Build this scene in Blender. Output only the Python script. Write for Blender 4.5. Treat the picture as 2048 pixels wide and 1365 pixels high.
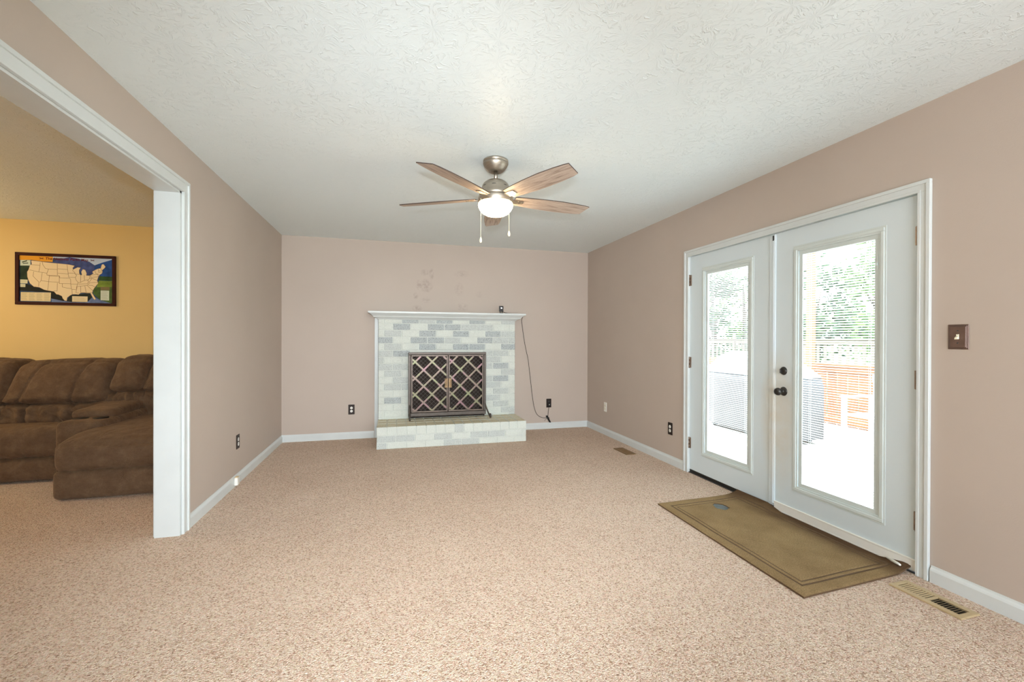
import bpy, bmesh, math, random
from mathutils import Vector, Matrix, noise
random.seed(7)
S = bpy.context.scene
for o in list(bpy.data.objects):
    bpy.data.objects.remove(o, do_unlink=True)
COL = S.collection

# ---------------------------------------------------------------- camera
YAW, PIT, ROLL, CAM_Z, FPX = .262840860, -.00338527710, .00338285553, 1.21986533, 879.900595
cy_, sy_, cp_, sp_ = math.cos(YAW), math.sin(YAW), math.cos(PIT), math.sin(PIT)
R0 = Vector((cy_, -sy_, 0)); U0 = Vector((-sy_ * sp_, -cy_ * sp_, cp_)); F0 = Vector((sy_ * cp_, cy_ * cp_, sp_))
Rv = R0 * math.cos(ROLL) + U0 * math.sin(ROLL)
Uv = U0 * math.cos(ROLL) - R0 * math.sin(ROLL)
cam = bpy.data.cameras.new('camera'); cam.sensor_width = 36; cam.lens = FPX / 2048 * 36
cam.clip_start = .02; cam.clip_end = 200
camo = bpy.data.objects.new('camera', cam); COL.objects.link(camo)
M = Matrix((Rv, Uv, -F0)).transposed().to_4x4(); M.translation = Vector((0, 0, CAM_Z))
camo.matrix_world = M
S.camera = camo

# ---------------------------------------------------------------- light and exposure
SKY_STRENGTH, SUN_STRENGTH = 7.5, 9.5
FLASH_W, REAR_W, SIDE_W, SIDE_FILL_W, FAN_EMIT = 252, 23, 34, 3, 28
EXPOSURE = 0.53
w = bpy.data.worlds.new('sky'); S.world = w; w.use_nodes = True
nt = w.node_tree; nt.nodes.clear()
wo = nt.nodes.new('ShaderNodeOutputWorld'); bg = nt.nodes.new('ShaderNodeBackground')
tc = nt.nodes.new('ShaderNodeTexCoord'); sep = nt.nodes.new('ShaderNodeSeparateXYZ')
rp = nt.nodes.new('ShaderNodeValToRGB')
rp.color_ramp.elements[0].position = .0; rp.color_ramp.elements[0].color = (.86, .9, .93, 1)
rp.color_ramp.elements[1].position = .7; rp.color_ramp.elements[1].color = (.62, .78, 1, 1)
nt.links.new(tc.outputs['Generated'], sep.inputs[0]); nt.links.new(sep.outputs['Z'], rp.inputs[0])
nt.links.new(rp.outputs[0], bg.inputs[0]); nt.links.new(bg.outputs[0], wo.inputs[0])
bg.inputs[1].default_value = SKY_STRENGTH

def light(name, kind, loc, energy, color, target=None, **kw):
    l = bpy.data.lights.new(name, kind); l.energy = energy; l.color = color
    for k, v in kw.items(): setattr(l, k, v)
    o = bpy.data.objects.new(name, l); COL.objects.link(o); o.location = loc
    if target is not None:
        o.rotation_euler = (Vector(target) - Vector(loc)).to_track_quat('-Z', 'Y').to_euler()
    return o
light('sun', 'SUN', (6, 14, 12), SUN_STRENGTH, (1, .96, .9), (7.5, 6, 0), angle=math.radians(.6))
# the photographer's flash just above the lens (it casts the fan's shadow on the ceiling)
light('camera_flash', 'SPOT', (0.0, 0.0, 1.425), FLASH_W, (.88, .95, 1), (.22, 3, 1.02),
      spot_size=math.radians(100), spot_blend=1.0, shadow_soft_size=.035)
# added soft fill from behind the camera, set at an invented rear opening
light('rear_fill', 'AREA', (.9, -2.35, 1.35), REAR_W, (.85, .93, 1), (.9, 3, 1.25), shape='RECTANGLE', size=3.0, size_y=1.7)
# warm lamp out of frame in the left room, plus an added soft fill
light('side_room_lamp', 'POINT', (-4.6, 4.1, 1.75), SIDE_W, (1, .82, .56), shadow_soft_size=.16)
light('side_room_fill', 'AREA', (-5.35, 1.6, 1.4), SIDE_FILL_W, (1, .92, .8), (-3, 3.6, .8), shape='RECTANGLE', size=1.2, size_y=1.2)
vs = S.view_settings
vs.view_transform = 'Standard'; vs.look = 'None'; vs.exposure = EXPOSURE; vs.gamma = 1; vs.use_curve_mapping = False
S.cycles.max_bounces = 10; S.cycles.diffuse_bounces = 6; S.cycles.transparent_max_bounces = 24
S.cycles.sample_clamp_indirect = 6

# ---------------------------------------------------------------- materials
def rgb(r, g, b):
    f = lambda v: (v / 255 / 12.92) if v / 255 <= .04045 else ((v / 255 + .055) / 1.055) ** 2.4
    return (f(r), f(g), f(b), 1)
class NT:
    def __init__(s, name):
        s.m = bpy.data.materials.new(name); s.m.use_nodes = True
        s.t = s.m.node_tree; s.b = s.t.nodes['Principled BSDF']; s.out = s.t.nodes['Material Output']
    def n(s, typ, **kw):
        x = s.t.nodes.new('ShaderNode' + typ)
        for k, v in kw.items(): setattr(x, k, v)
        return x
    def l(s, a, b): s.t.links.new(a, b)
    def math(s, op, a, b=None, c=None):
        x = s.n('Math', operation=op)
        for i, v in enumerate((a, b, c)):
            if v is None: continue
            if hasattr(v, 'node'): s.l(v, x.inputs[i])
            else: x.inputs[i].default_value = v
        return x.outputs[0]
    def coord(s):
        return s.n('TexCoord').outputs['Object']
    def noise(s, scale, detail=2, rough=.5, vec=None, dist=0):
        x = s.n('TexNoise'); x.inputs['Scale'].default_value = scale; x.inputs['Detail'].default_value = detail
        x.inputs['Roughness'].default_value = rough; x.inputs['Distortion'].default_value = dist
        s.l(vec if vec is not None else s.coord(), x.inputs['Vector']); return x.outputs['Fac']
    def ramp(s, fac, stops):
        x = s.n('ValToRGB'); e = x.color_ramp.elements
        while len(e) < len(stops): e.new(.5)
        for i, (p, c) in enumerate(stops): e[i].position = p; e[i].color = c
        s.l(fac, x.inputs[0]); return x.outputs[0]
    def mix(s, fac, a, b, blend='MIX'):
        x = s.n('Mix', data_type='RGBA', blend_type=blend)
        for sock, v in ((x.inputs[0], fac), (x.inputs[6], a), (x.inputs[7], b)):
            if hasattr(v, 'node'): s.l(v, sock)
            else: sock.default_value = v
        return x.outputs[2]
    def bump(s, h, strength=.3, dist=.01):
        x = s.n('Bump'); x.inputs['Strength'].default_value = strength; x.inputs['Distance'].default_value = dist
        s.l(h, x.inputs['Height']); s.l(x.outputs[0], s.b.inputs['Normal']); return x
    def set(s, color=None, rough=.5, metal=0, spec=.5, **kw):
        if color is not None:
            if hasattr(color, 'node'): s.l(color, s.b.inputs['Base Color'])
            else: s.b.inputs['Base Color'].default_value = color
        s.b.inputs['Roughness'].default_value = rough; s.b.inputs['Metallic'].default_value = metal
        s.b.inputs['Specular IOR Level'].default_value = spec
        for k, v in kw.items(): s.b.inputs[k.replace('_', ' ')].default_value = v
        return s.m
def simple(name, c, rough=.5, metal=0, spec=.5, nscale=0, namt=.06, bump=0, bscale=80):
    t = NT(name)
    col = c
    if nscale:
        f = t.noise(nscale, 4)
        lo = tuple(v * (1 - namt) for v in c[:3]) + (1,); hi = tuple(min(1, v * (1 + namt)) for v in c[:3]) + (1,)
        col = t.ramp(f, [(.3, lo), (.7, hi)])
    if bump: t.bump(t.noise(bscale, 3), bump, .004)
    return t.set(col, rough, metal, spec)

WALL_C = rgb(188, 174, 162)
def wall_paint(name, c, smudges=()):
    t = NT(name)
    big = t.noise(1.3, 3); base = t.ramp(big, [(.3, tuple(v * .97 for v in c[:3]) + (1,)), (.7, tuple(v * 1.03 for v in c[:3]) + (1,))])
    if smudges:
        co = t.coord(); sp = t.n('SeparateXYZ'); t.l(co, sp.inputs[0])
        nz = t.noise(26, 3, .6); nz2 = t.math('MULTIPLY_ADD', nz, 3.2, -1.15)
        acc = None
        for (x, z, rx, rz, am) in smudges:
            dx = t.math('DIVIDE', t.math('SUBTRACT', sp.outputs[0], x), rx)
            dz = t.math('DIVIDE', t.math('SUBTRACT', sp.outputs[2], z), rz)
            d2 = t.math('ADD', t.math('MULTIPLY', dx, dx), t.math('MULTIPLY', dz, dz))
            m = t.math('MULTIPLY', t.math('MAXIMUM', t.math('SUBTRACT', 1, d2), 0), am)
            acc = m if acc is None else t.math('ADD', acc, m)
        fac = t.math('MINIMUM', t.math('MULTIPLY', t.math('MULTIPLY', t.math('MAXIMUM', nz2, 0), .5), acc), .32)
        base = t.mix(fac, base, rgb(128, 100, 92))
    t.bump(t.noise(170, 2), .12, .003)
    return t.set(base, .55, 0, .35)
SMUDGES = [(.38, 2.07, .06, .05, .8), (.465, 2.055, .035, .09, .8), (.305, 1.91, .04, .07, .8), (.40, 1.90, .09, .10, .9),
           (.27, 1.77, .04, .05, .8), (.40, 1.72, .06, .05, .6), (.285, 1.61, .07, .05, .9), (.85, 2.07, .11, .05, .55),
           (.82, 1.87, .07, .10, .5), (.865, 1.64, .09, .06, .6), (1.08, 1.81, .05, .05, .4)]
m_wall = wall_paint('mauve_taupe_wall_paint', WALL_C)
m_wall_back = wall_paint('mauve_taupe_wall_paint_smudged', WALL_C, SMUDGES)
m_yellow = wall_paint('mustard_wall_paint', rgb(222, 190, 124))
m_trim = simple('white_trim_paint', rgb(209, 214, 213), .35, nscale=9, namt=.02)
def door_paint():
    t = NT('white_door_paint')
    sp = t.n('SeparateXYZ'); t.l(t.coord(), sp.inputs[0])
    dy = t.math('DIVIDE', t.math('SUBTRACT', sp.outputs[1], 2.53), .17); dz = t.math('DIVIDE', t.math('SUBTRACT', sp.outputs[2], .66), .52)
    d2 = t.math('ADD', t.math('MULTIPLY', dy, dy), t.math('MULTIPLY', dz, dz))
    mask = t.math('MAXIMUM', t.math('SUBTRACT', 1, d2), 0)
    f = t.math('MULTIPLY', t.math('MULTIPLY', mask, t.noise(7, 5, .6)), .75)
    return t.set(t.mix(f, rgb(210, 221, 225), rgb(200, 176, 134)), .4)
m_door = door_paint()
m_lite = simple('aged_white_frame_plastic', rgb(206, 215, 213), .4, nscale=5, namt=.03)
def ceiling_mat():
    t = NT('stomp_brushed_ceiling')
    co = t.coord(); v = t.n('TexVoronoi'); v.inputs['Scale'].default_value = 4.2; v.inputs['Randomness'].default_value = .9
    t.l(co, v.inputs['Vector'])
    sub = t.n('VectorMath', operation='SUBTRACT'); t.l(co, sub.inputs[0]); t.l(v.outputs['Position'], sub.inputs[1])
    sp = t.n('SeparateXYZ'); t.l(sub.outputs[0], sp.inputs[0]); pp = t.n('SeparateXYZ'); t.l(v.outputs['Position'], pp.inputs[0])
    wob = t.noise(14, 2)
    ang = t.math('ADD', t.math('ARCTAN2', sp.outputs[1], sp.outputs[0]), t.math('MULTIPLY', wob, 1.4))
    dist = v.outputs['Distance']
    cb = t.n('CombineXYZ')
    t.l(t.math('MULTIPLY', ang, 5.0), cb.inputs[0]); t.l(t.math('MULTIPLY', dist, 4.0), cb.inputs[1])
    t.l(t.math('ADD', t.math('MULTIPLY', pp.outputs[0], 31), t.math('MULTIPLY', pp.outputs[1], 17)), cb.inputs[2])
    st = t.noise(1.6, 3, .6, cb.outputs[0])
    mr = t.n('MapRange', interpolation_type='SMOOTHSTEP'); t.l(st, mr.inputs[0]); mr.inputs[1].default_value = .50; mr.inputs[2].default_value = .68
    fade = t.math('MINIMUM', t.math('MULTIPLY', dist, 3.2), 1); patch = t.noise(3.0, 2)
    ridge = t.math('MULTIPLY', t.math('MULTIPLY', mr.outputs[0], fade), t.math('MULTIPLY_ADD', patch, 1.6, -.2))
    h = t.math('ADD', ridge, t.math('MULTIPLY', t.noise(48, 2, .5), .22))
    t.bump(h, .42, .0085)
    return t.set(rgb(229, 239, 241), .45, 0, .45)
m_ceil = ceiling_mat()
def carpet_mat():
    t = NT('speckled_beige_carpet')
    co = t.coord(); wv = t.n('TexNoise'); wv.inputs['Scale'].default_value = 60; t.l(co, wv.inputs['Vector'])
    wp = t.n('VectorMath', operation='MULTIPLY_ADD'); t.l(wv.outputs['Color'], wp.inputs[0]); wp.inputs[1].default_value = (.012, .012, .012); t.l(co, wp.inputs[2])
    v = t.n('TexVoronoi'); v.inputs['Scale'].default_value = 178; t.l(wp.outputs[0], v.inputs['Vector'])
    sc_ = t.n('SeparateColor'); t.l(v.outputs['Color'], sc_.inputs[0])
    r = t.math('ADD', t.math('MULTIPLY', sc_.outputs[0], .72), t.math('MULTIPLY', t.noise(230, 2, .7), .56))
    r = t.math('SUBTRACT', r, .06)
    c = t.ramp(r, [(.13, rgb(112, 86, 71)), (.25, rgb(176, 150, 131)), (.40, rgb(208, 185, 167)), (.80, rgb(230, 214, 199))])
    tint = t.ramp(sc_.outputs[1], [(.1, rgb(255, 234, 226)), (.5, (1, 1, 1, 1)), (.9, rgb(250, 248, 230))])
    c = t.mix(.8, c, tint, 'MULTIPLY')
    big = t.ramp(t.noise(1.1, 4, .6), [(.35, (.92, .90, .89, 1)), (.60, (1, 1, 1, 1))])
    c = t.mix(.8, c, big, 'MULTIPLY')
    t.bump(t.math('SUBTRACT', r, t.math('MULTIPLY', v.outputs['Distance'], 60)), .42, .012)
    return t.set(c, .95, 0, .1)
m_carpet = carpet_mat()
def brick_mat(name, c, speck, amt):
    t = NT(name)
    f = t.noise(95, 3, .7); p = t.ramp(f, [(.36, (0, 0, 0, 1)), (.5, (1, 1, 1, 1))])
    a = t.mix(amt, c, t.mix(p, speck, c)); cl = t.ramp(t.noise(9, 3), [(.3, (.93, .93, .93, 1)), (.7, (1, 1, 1, 1))])
    a = t.mix(.9, a, cl, 'MULTIPLY')
    t.bump(t.noise(60, 4, .6), .35, .006)
    return t.set(a, .6, 0, .3)
m_brick = brick_mat('whitewashed_brick', rgb(214, 219, 211), rgb(184, 189, 184), .5)
m_brick_pale = brick_mat('whitewashed_brick_pale_grey', rgb(198, 204, 200), rgb(160, 165, 162), .8)
m_brick_grey = brick_mat('whitewashed_brick_grey', rgb(182, 189, 189), rgb(128, 133, 134), .95)
m_mortar = brick_mat('whitewashed_mortar', rgb(214, 219, 212), rgb(192, 196, 191), .4)
m_hearth_top = brick_mat('tan_stained_brick', rgb(216, 206, 178), rgb(178, 166, 132), .7)
m_firebox = simple('sooty_firebox', rgb(48, 38, 32), .9, nscale=12, namt=.3)
m_iron = simple('dark_bronze_iron', rgb(92, 84, 78), .45, .55, nscale=30, namt=.1)
def strap_mat():
    t = NT('iridescent_bronze_strap')
    return t.set(t.ramp(t.noise(9, 2), [(.36, rgb(140, 108, 112)), (.5, rgb(126, 112, 99)), (.64, rgb(126, 128, 96))]), .4, .5)
m_strap = strap_mat()
m_iron_light = simple('aged_bronze_door_rim', rgb(118, 106, 98), .4, .55, nscale=25, namt=.14)
m_wire = simple('grey_wire', rgb(96, 90, 86), .5, .5)
m_gold = simple('antique_gold', rgb(206, 174, 132), .4, .7)
m_bronze = simple('oil_rubbed_bronze', rgb(66, 64, 62), .35, .75, nscale=40, namt=.15)
m_hinge = simple('brushed_hinge_metal', rgb(150, 132, 118), .35, .8, nscale=60, namt=.15)
m_plate_dark = simple('dark_bronze_plate', rgb(44, 34, 30), .4, .4)
m_plate_switch = simple('bronze_switch_plate', rgb(112, 92, 84), .4, .6, nscale=30, namt=.12)
m_plastic_white = simple('white_plastic', rgb(236, 234, 226), .35)
m_ivory = simple('ivory_plastic', rgb(238, 232, 206), .35)
m_black = simple('black_plastic', rgb(11, 11, 12), .4)
m_slot = simple('dark_slot', rgb(60, 58, 58), .6)
def nickel():
    t = NT('brushed_nickel')
    sp = t.n('Mapping'); sp.inputs['Scale'].default_value = (3, 3, 160); t.l(t.coord(), sp.inputs[0])
    f = t.noise(6, 3, .6, sp.outputs[0])
    return t.set(t.ramp(f, [(.3, rgb(164, 154, 140)), (.7, rgb(194, 185, 172))]), .42, 1)
m_nickel = nickel()
def blade_mat():
    t = NT('grey_oak_blade')
    mp = t.n('Mapping'); mp.inputs['Scale'].default_value = (2.2, 26, 26); t.l(t.coord(), mp.inputs[0])
    f = t.noise(2.4, 5, .65, mp.outputs[0], .6)
    c = t.ramp(f, [(.32, rgb(118, 101, 90)), (.5, rgb(170, 152, 138)), (.7, rgb(194, 178, 164))])
    return t.set(c, .5, 0, .35)
m_blade = blade_mat()
m_blade_edge = simple('dark_blade_edge', rgb(66, 52, 46), .5)
def emit(name, c, s):
    t = NT(name); t.b.inputs['Emission Color'].default_value = c; t.b.inputs['Emission Strength'].default_value = s
    return t.set((.9, .88, .82, 1), .3)
m_bowl = emit('lit_frosted_bowl', (1, .74, .42, 1), FAN_EMIT)
m_led = emit('white_indicator', (1, 1, 1, 1), 3)
def glass_mat():
    t = NT('clear_pane'); t.t.nodes.remove(t.b)
    tr = t.n('BsdfTransparent'); tr.inputs[0].default_value = (.94, .97, .96, 1)
    gl = t.n('BsdfGlossy'); gl.inputs['Roughness'].default_value = .02
    lw = t.n('LayerWeight'); mx = t.n('MixShader')
    t.l(t.math('MULTIPLY_ADD', t.math('POWER', lw.outputs['Facing'], 4), .5, .04), mx.inputs[0]); t.l(tr.outputs[0], mx.inputs[1]); t.l(gl.outputs[0], mx.inputs[2]); t.l(mx.outputs[0], t.out.inputs[0])
    return t.m
m_glass = glass_mat()
def slat_mat():
    t = NT('white_blind_slat'); t.set(rgb(242, 243, 240), .5)
    tl = t.n('BsdfTranslucent'); tl.inputs[0].default_value = rgb(240, 242, 240); mx = t.n('MixShader'); mx.inputs[0].default_value = .4
    t.l(t.b.outputs[0], mx.inputs[1]); t.l(tl.outputs[0], mx.inputs[2]); t.l(mx.outputs[0], t.out.inputs[0])
    return t.m
m_slat = slat_mat()
def sofa_mat():
    t = NT('brown_microfibre')
    f = t.noise(14, 5, .65); g = t.noise(240, 2)
    c = t.ramp(f, [(.3, rgb(92, 71, 53)), (.55, rgb(106, 84, 64)), (.75, rgb(120, 97, 74))])
    c = t.mix(.5, c, t.ramp(g, [(.35, (.8, .8, .8, 1)), (.65, (1, 1, 1, 1))]), 'MULTIPLY')
    wr = t.noise(7.5, 4, .62, None, 1.6); h = t.math('ADD', t.math('MULTIPLY', wr, 1.0), t.math('MULTIPLY', g, .12))
    t.bump(h, .6, .03)
    m = t.set(c, .9, 0, .15)
    t.b.inputs['Sheen Weight'].default_value = .35; t.b.inputs['Sheen Roughness'].default_value = .4
    t.b.inputs['Sheen Tint'].default_value = rgb(190, 160, 130)
    return m
m_sofa = sofa_mat()
def mat_mat():
    t = NT('brown_ribbed_mat')
    sp = t.n('SeparateXYZ'); t.l(t.coord(), sp.inputs[0])
    rib = t.math('SINE', t.math('MULTIPLY', sp.outputs[0], 900)); rib2 = t.math('SINE', t.math('MULTIPLY', sp.outputs[1], 700))
    h = t.math('ADD', t.math('MULTIPLY', rib, .5), t.math('ADD', t.math('MULTIPLY', rib2, .3), t.noise(260, 2)))
    f = t.noise(5, 4, .6); c = t.ramp(f, [(.3, rgb(140, 116, 82)), (.7, rgb(160, 135, 97))])
    c = t.mix(.62, c, t.ramp(t.noise(170, 3, .7), [(.38, (.52, .5, .46, 1)), (.62, (1.1, 1.1, 1.1, 1))]), 'MULTIPLY')
    # trodden dirt along the door side
    dirt = t.math('MULTIPLY', t.n('MapRange').outputs[0], 1.0)
    mr = [n for n in t.t.nodes if n.bl_idname == 'ShaderNodeMapRange'][0]
    t.l(sp.outputs[0], mr.inputs[0]); mr.inputs[1].default_value = .18; mr.inputs[2].default_value = .38
    c = t.mix(t.math('MINIMUM', t.math('MULTIPLY', dirt, t.math('MULTIPLY', t.noise(4, 4), 2.2)), 1), c, rgb(88, 67, 48))
    t.bump(h, .3, .004)
    return t.set(c, .95, 0, .1)
m_mat = mat_mat()
m_mat_edge = simple('mat_binding_groove_shade', rgb(92, 70, 46), .9, nscale=60, namt=.15)
m_backing = simple('grey_rubber_backing', rgb(98, 106, 106), .8, nscale=20, namt=.2)
m_vent = simple('tan_enamel_steel', rgb(188, 166, 128), .4, .1)
m_vent_brown = simple('brown_enamel_steel', rgb(128, 100, 66), .45, .2)
m_vent_dark = simple('duct_shadow', rgb(46, 40, 32), .8)
m_deck = simple('sun_bleached_deck_board', rgb(206, 196, 182), .7, nscale=3, namt=.08)
m_rail = simple('orange_stained_pine', rgb(152, 100, 58), .6, nscale=5, namt=.12)
m_rail_pale = simple('weathered_pale_pine', rgb(132, 122, 104), .6, nscale=5, namt=.1)
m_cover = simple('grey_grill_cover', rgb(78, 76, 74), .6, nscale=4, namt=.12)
m_cover_sunlit = simple('sunlit_grill_cover_top', rgb(214, 218, 222), .5, nscale=4, namt=.06)  # sunlight on top of the grey cover, painted in as a pale tone
m_white_out = simple('white_resin', rgb(232, 233, 234), .5)
m_lawn = simple('mown_grass', rgb(66, 84, 38), .9, nscale=6, namt=.25)
def leaf_mat(name, a, b):
    t = NT(name); c = t.ramp(t.noise(3, 3), [(.3, a), (.7, b)])
    return t.set(c, .6, 0, .2)
LEAVES = [leaf_mat('leaf_deep_green', rgb(40, 68, 34), rgb(66, 96, 48)), leaf_mat('leaf_mid_green', rgb(62, 90, 42), rgb(94, 120, 60)),
          leaf_mat('leaf_light_green', rgb(90, 114, 54), rgb(120, 140, 76))]
m_bark = simple('grey_bark', rgb(104, 88, 74), .9, nscale=12, namt=.2)

# ---------------------------------------------------------------- mesh helpers
def nb(): return bmesh.new()
def box(bm, x0, x1, y0, y1, z0, z1, bev=0, mi=0, seg=1):
    vs = [bm.verts.new((x, y, z)) for x in (x0, x1) for y in (y0, y1) for z in (z0, z1)]
    fs = [bm.faces.new([vs[i] for i in q]) for q in ((0, 1, 3, 2), (4, 6, 7, 5), (0, 4, 5, 1), (2, 3, 7, 6), (0, 2, 6, 4), (1, 5, 7, 3))]
    for f in fs: f.material_index = mi
    if bev:
        es = list({e for f in fs for e in f.edges})
        r = bmesh.ops.bevel(bm, geom=es, offset=bev, segments=seg, affect='EDGES', profile=.7)
        for f in r['faces']: f.material_index = mi
        return [v for v in {v for f in r['faces'] for v in f.verts}]
    return vs
def tube(bm, pts, r, n=8, mi=0, cap=True):
    pts = [Vector(p) for p in pts]; rings = []
    rr = r if isinstance(r, (list, tuple)) else [r] * len(pts)
    prev = None
    for i, p in enumerate(pts):
        d = (pts[min(i + 1, len(pts) - 1)] - pts[max(i - 1, 0)]).normalized()
        if prev is None:
            a = d.orthogonal().normalized()
        else:
            a = (prev - d * prev.dot(d))
            a = a.normalized() if a.length > 1e-6 else d.orthogonal().normalized()
        prev = a; b = d.cross(a)
        rings.append([bm.verts.new(p + (a * math.cos(k * 2 * math.pi / n) + b * math.sin(k * 2 * math.pi / n)) * rr[i]) for k in range(n)])
    for i in range(len(rings) - 1):
        for k in range(n):
            f = bm.faces.new((rings[i][k], rings[i][(k + 1) % n], rings[i + 1][(k + 1) % n], rings[i + 1][k])); f.material_index = mi; f.smooth = True
    if cap:
        bm.faces.new(rings[0][::-1]).material_index = mi; bm.faces.new(rings[-1]).material_index = mi
def lathe(bm, c, prof, n=40, axis='Z', mi=0):
    c = Vector(c); rings = []
    for r, h in prof:
        ring = []
        for k in range(n):
            a = 2 * math.pi * k / n
            if axis == 'Z': p = (r * math.cos(a), r * math.sin(a), h)
            elif axis == 'X': p = (h, r * math.cos(a), r * math.sin(a))
            else: p = (r * math.cos(a), h, r * math.sin(a))
            ring.append(bm.verts.new(c + Vector(p)))
        rings.append(ring)
    for i in range(len(rings) - 1):
        for k in range(n):
            f = bm.faces.new((rings[i][k], rings[i][(k + 1) % n], rings[i + 1][(k + 1) % n], rings[i + 1][k])); f.smooth = True; f.material_index = mi
    for r_ in (rings[0], rings[-1]):
        try: bm.faces.new(r_).material_index = mi
        except ValueError: pass
def poly_prism(bm, pts, axis, a0, a1, mi=0):
    """extrude a closed outline of (u, v) along axis ('X': u=y v=z, 'Y': u=x v=z, 'Z': u=x v=y)"""
    mk = {'X': lambda u, v, a: (a, u, v), 'Y': lambda u, v, a: (u, a, v), 'Z': lambda u, v, a: (u, v, a)}[axis]
    A = [bm.verts.new(mk(u, v, a0)) for u, v in pts]; B = [bm.verts.new(mk(u, v, a1)) for u, v in pts]
    n = len(pts); fs = [bm.faces.new(A), bm.faces.new(B[::-1])]
    for i in range(n): fs.append(bm.faces.new((A[i], B[i], B[(i + 1) % n], A[(i + 1) % n])))
    for f in fs: f.material_index = mi
    return A + B
def smooth_all(bm):
    for f in bm.faces: f.smooth = True
def root_loc(o):
    v = Vector((0, 0, 0))
    while o is not None: v = v + o.location; o = o.parent
    return v
def obj(name, bm, mats, parent=None, label=None, recalc=True):
    """link one mesh object; geometry is given in room coordinates"""
    if recalc: bmesh.ops.recalc_face_normals(bm, faces=bm.faces)
    if parent is not None:
        off = root_loc(parent)
        for v in bm.verts: v.co -= off
    me = bpy.data.meshes.new(name); bm.to_mesh(me); bm.free()
    for m in (mats if isinstance(mats, (list, tuple)) else [mats]): me.materials.append(m)
    o = bpy.data.objects.new(name, me); COL.objects.link(o)
    if parent is not None: o.parent = parent
    if label: o['label'] = label
    return o
def thing(name, label, cat, loc, group=None):
    o = bpy.data.objects.new(name, None); COL.objects.link(o); o.location = loc; o.empty_display_size = .1
    return tag(o, label, cat, group)
def tag(o, label, cat, group=None, kind=None):
    o['label'] = label; o['category'] = cat
    if group: o['group'] = group
    if kind: o['kind'] = kind
    return o
def struct(name, bm, mats, label, cat, recalc=True):
    o = obj(name, bm, mats, recalc=recalc); o['kind'] = 'structure'; o['label'] = label; o['category'] = cat
    return o
def smooth_angle(o, deg=35):
    for p in o.data.polygons: p.use_smooth = True
    o.data.set_sharp_from_angle(angle=math.radians(deg))
    return o
# ---------------------------------------------------------------- room shell
XL, XR, YB, H = -1.27217, 2.63285, 5.6955, 2.44
XLI = -1.407                     # far face of the left wall
YR, XS = -2.5, -5.6              # rear wall, far side of the left-hand room
DY0, DY1, DZ = 1.655, 3.497, 1.990   # french door opening
bm = nb(); box(bm, XS, XR + .09, YR, YB, -.12, 0)
struct('floor', bm, m_carpet, 'speckled beige carpet running through both rooms', 'carpet')
bm = nb(); box(bm, XS - .1, XR + .16, YR - .1, YB + .16, H, H + .16)
struct('ceiling', bm, m_ceil, 'white stomp-brushed textured ceiling', 'ceiling')
FX0, FX1, FZ0, FZ1, FY = .196, 1.112, .244, 1.025, 5.555     # firebox opening and brick face plane
bm = nb(); xm = -1.34
box(bm, xm, XR + .16, YB, YB + .16, 0, H)
struct('wall_back', bm, m_wall_back, 'mauve taupe back wall with smudges above the mantel', 'wall')
bm = nb(); box(bm, XS, xm, YB, YB + .16, 0, H)
struct('wall_back_left', bm, m_yellow, 'mustard yellow wall of the room at the left', 'wall')
bm = nb(); box(bm, XS - .16, XS, YR, YB + .16, 0, H)
struct('wall_far_left', bm, m_yellow, 'mustard yellow side wall out of view in the left room', 'wall')
OY0, OY1, OZ = .15, 3.168, 2.130        # cased opening in the left wall
bm = nb()
for (y0, y1, z0, z1) in ((YR, OY0, 0, H), (OY1, YB, 0, H), (OY0, OY1, OZ, H)):
    box(bm, XLI, XL, y0, y1, z0, z1)
for f in bm.faces:
    f.material_index = 1 if f.calc_center_median().x < XL - .1 else 0
struct('wall_left', bm, [m_wall, m_yellow], 'mauve taupe left wall with the wide cased opening', 'wall')
bm = nb()
for (y0, y1, z0, z1) in ((YR, DY0 - .02, 0, H), (DY1 + .02, YB, 0, H), (DY0 - .02, DY1 + .02, DZ + .02, H)):
    box(bm, XR, XR + .16, y0, y1, z0, z1)
struct('wall_right', bm, m_wall, 'mauve taupe right wall holding the french doors', 'wall')
bm = nb()
for b in ((XS, -.75, 0, H), (2.55, XR + .16, 0, H), (-.75, 2.55, 2.2, H), (-.75, 2.55, 0, .45)):
    box(bm, b[0], b[1], YR - .12, YR, b[2], b[3])
struct('wall_rear', bm, m_wall, 'mauve taupe rear wall behind the camera with a wide opening', 'wall')
bm = nb()
for b in ((-.81, -.74, .40, 2.26), (2.54, 2.61, .40, 2.26), (-.74, 2.54, 2.19, 2.26), (-.74, 2.54, .40, .47)):
    box(bm, b[0], b[1], YR, YR + .018, b[2], b[3], .004)
struct('trim_3', bm, m_trim, 'white casing round the rear opening', 'trim')

# baseboards (ogee-topped profile, u = distance from the wall)
BP = [(0, 0), (.014, 0), (.014, .060), (.011, .068), (.006, .076), (.004, .084), (0, .084)]
def base_x(bm, x0, x1, y, s=-1):     # along X, wall plane at y, projecting by s
    poly = [(y + s * u, z) for u, z in BP]; poly_prism(bm, poly, 'X', x0, x1)
def base_y(bm, y0, y1, x, s):        # along Y
    poly = [(x + s * u, z) for u, z in BP]; poly_prism(bm, poly, 'Y', y0, y1)
bm = nb(); base_x(bm, XL, -.232, YB); base_x(bm, 1.50, XR, YB)
struct('baseboard_back', bm, m_trim, 'white baseboard along the back wall either side of the fireplace', 'baseboard')
bm = nb(); base_y(bm, 3.262, YB - .014, XL, 1); base_y(bm, YR, .05, XL, 1)
struct('baseboard_left', bm, m_trim, 'white baseboard along the left wall', 'baseboard')
bm = nb(); base_y(bm, 3.56, YB - .014, XR, -1); base_y(bm, YR, 1.594, XR, -1)
struct('baseboard_right', bm, m_trim, 'white baseboard along the right wall', 'baseboard')
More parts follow.
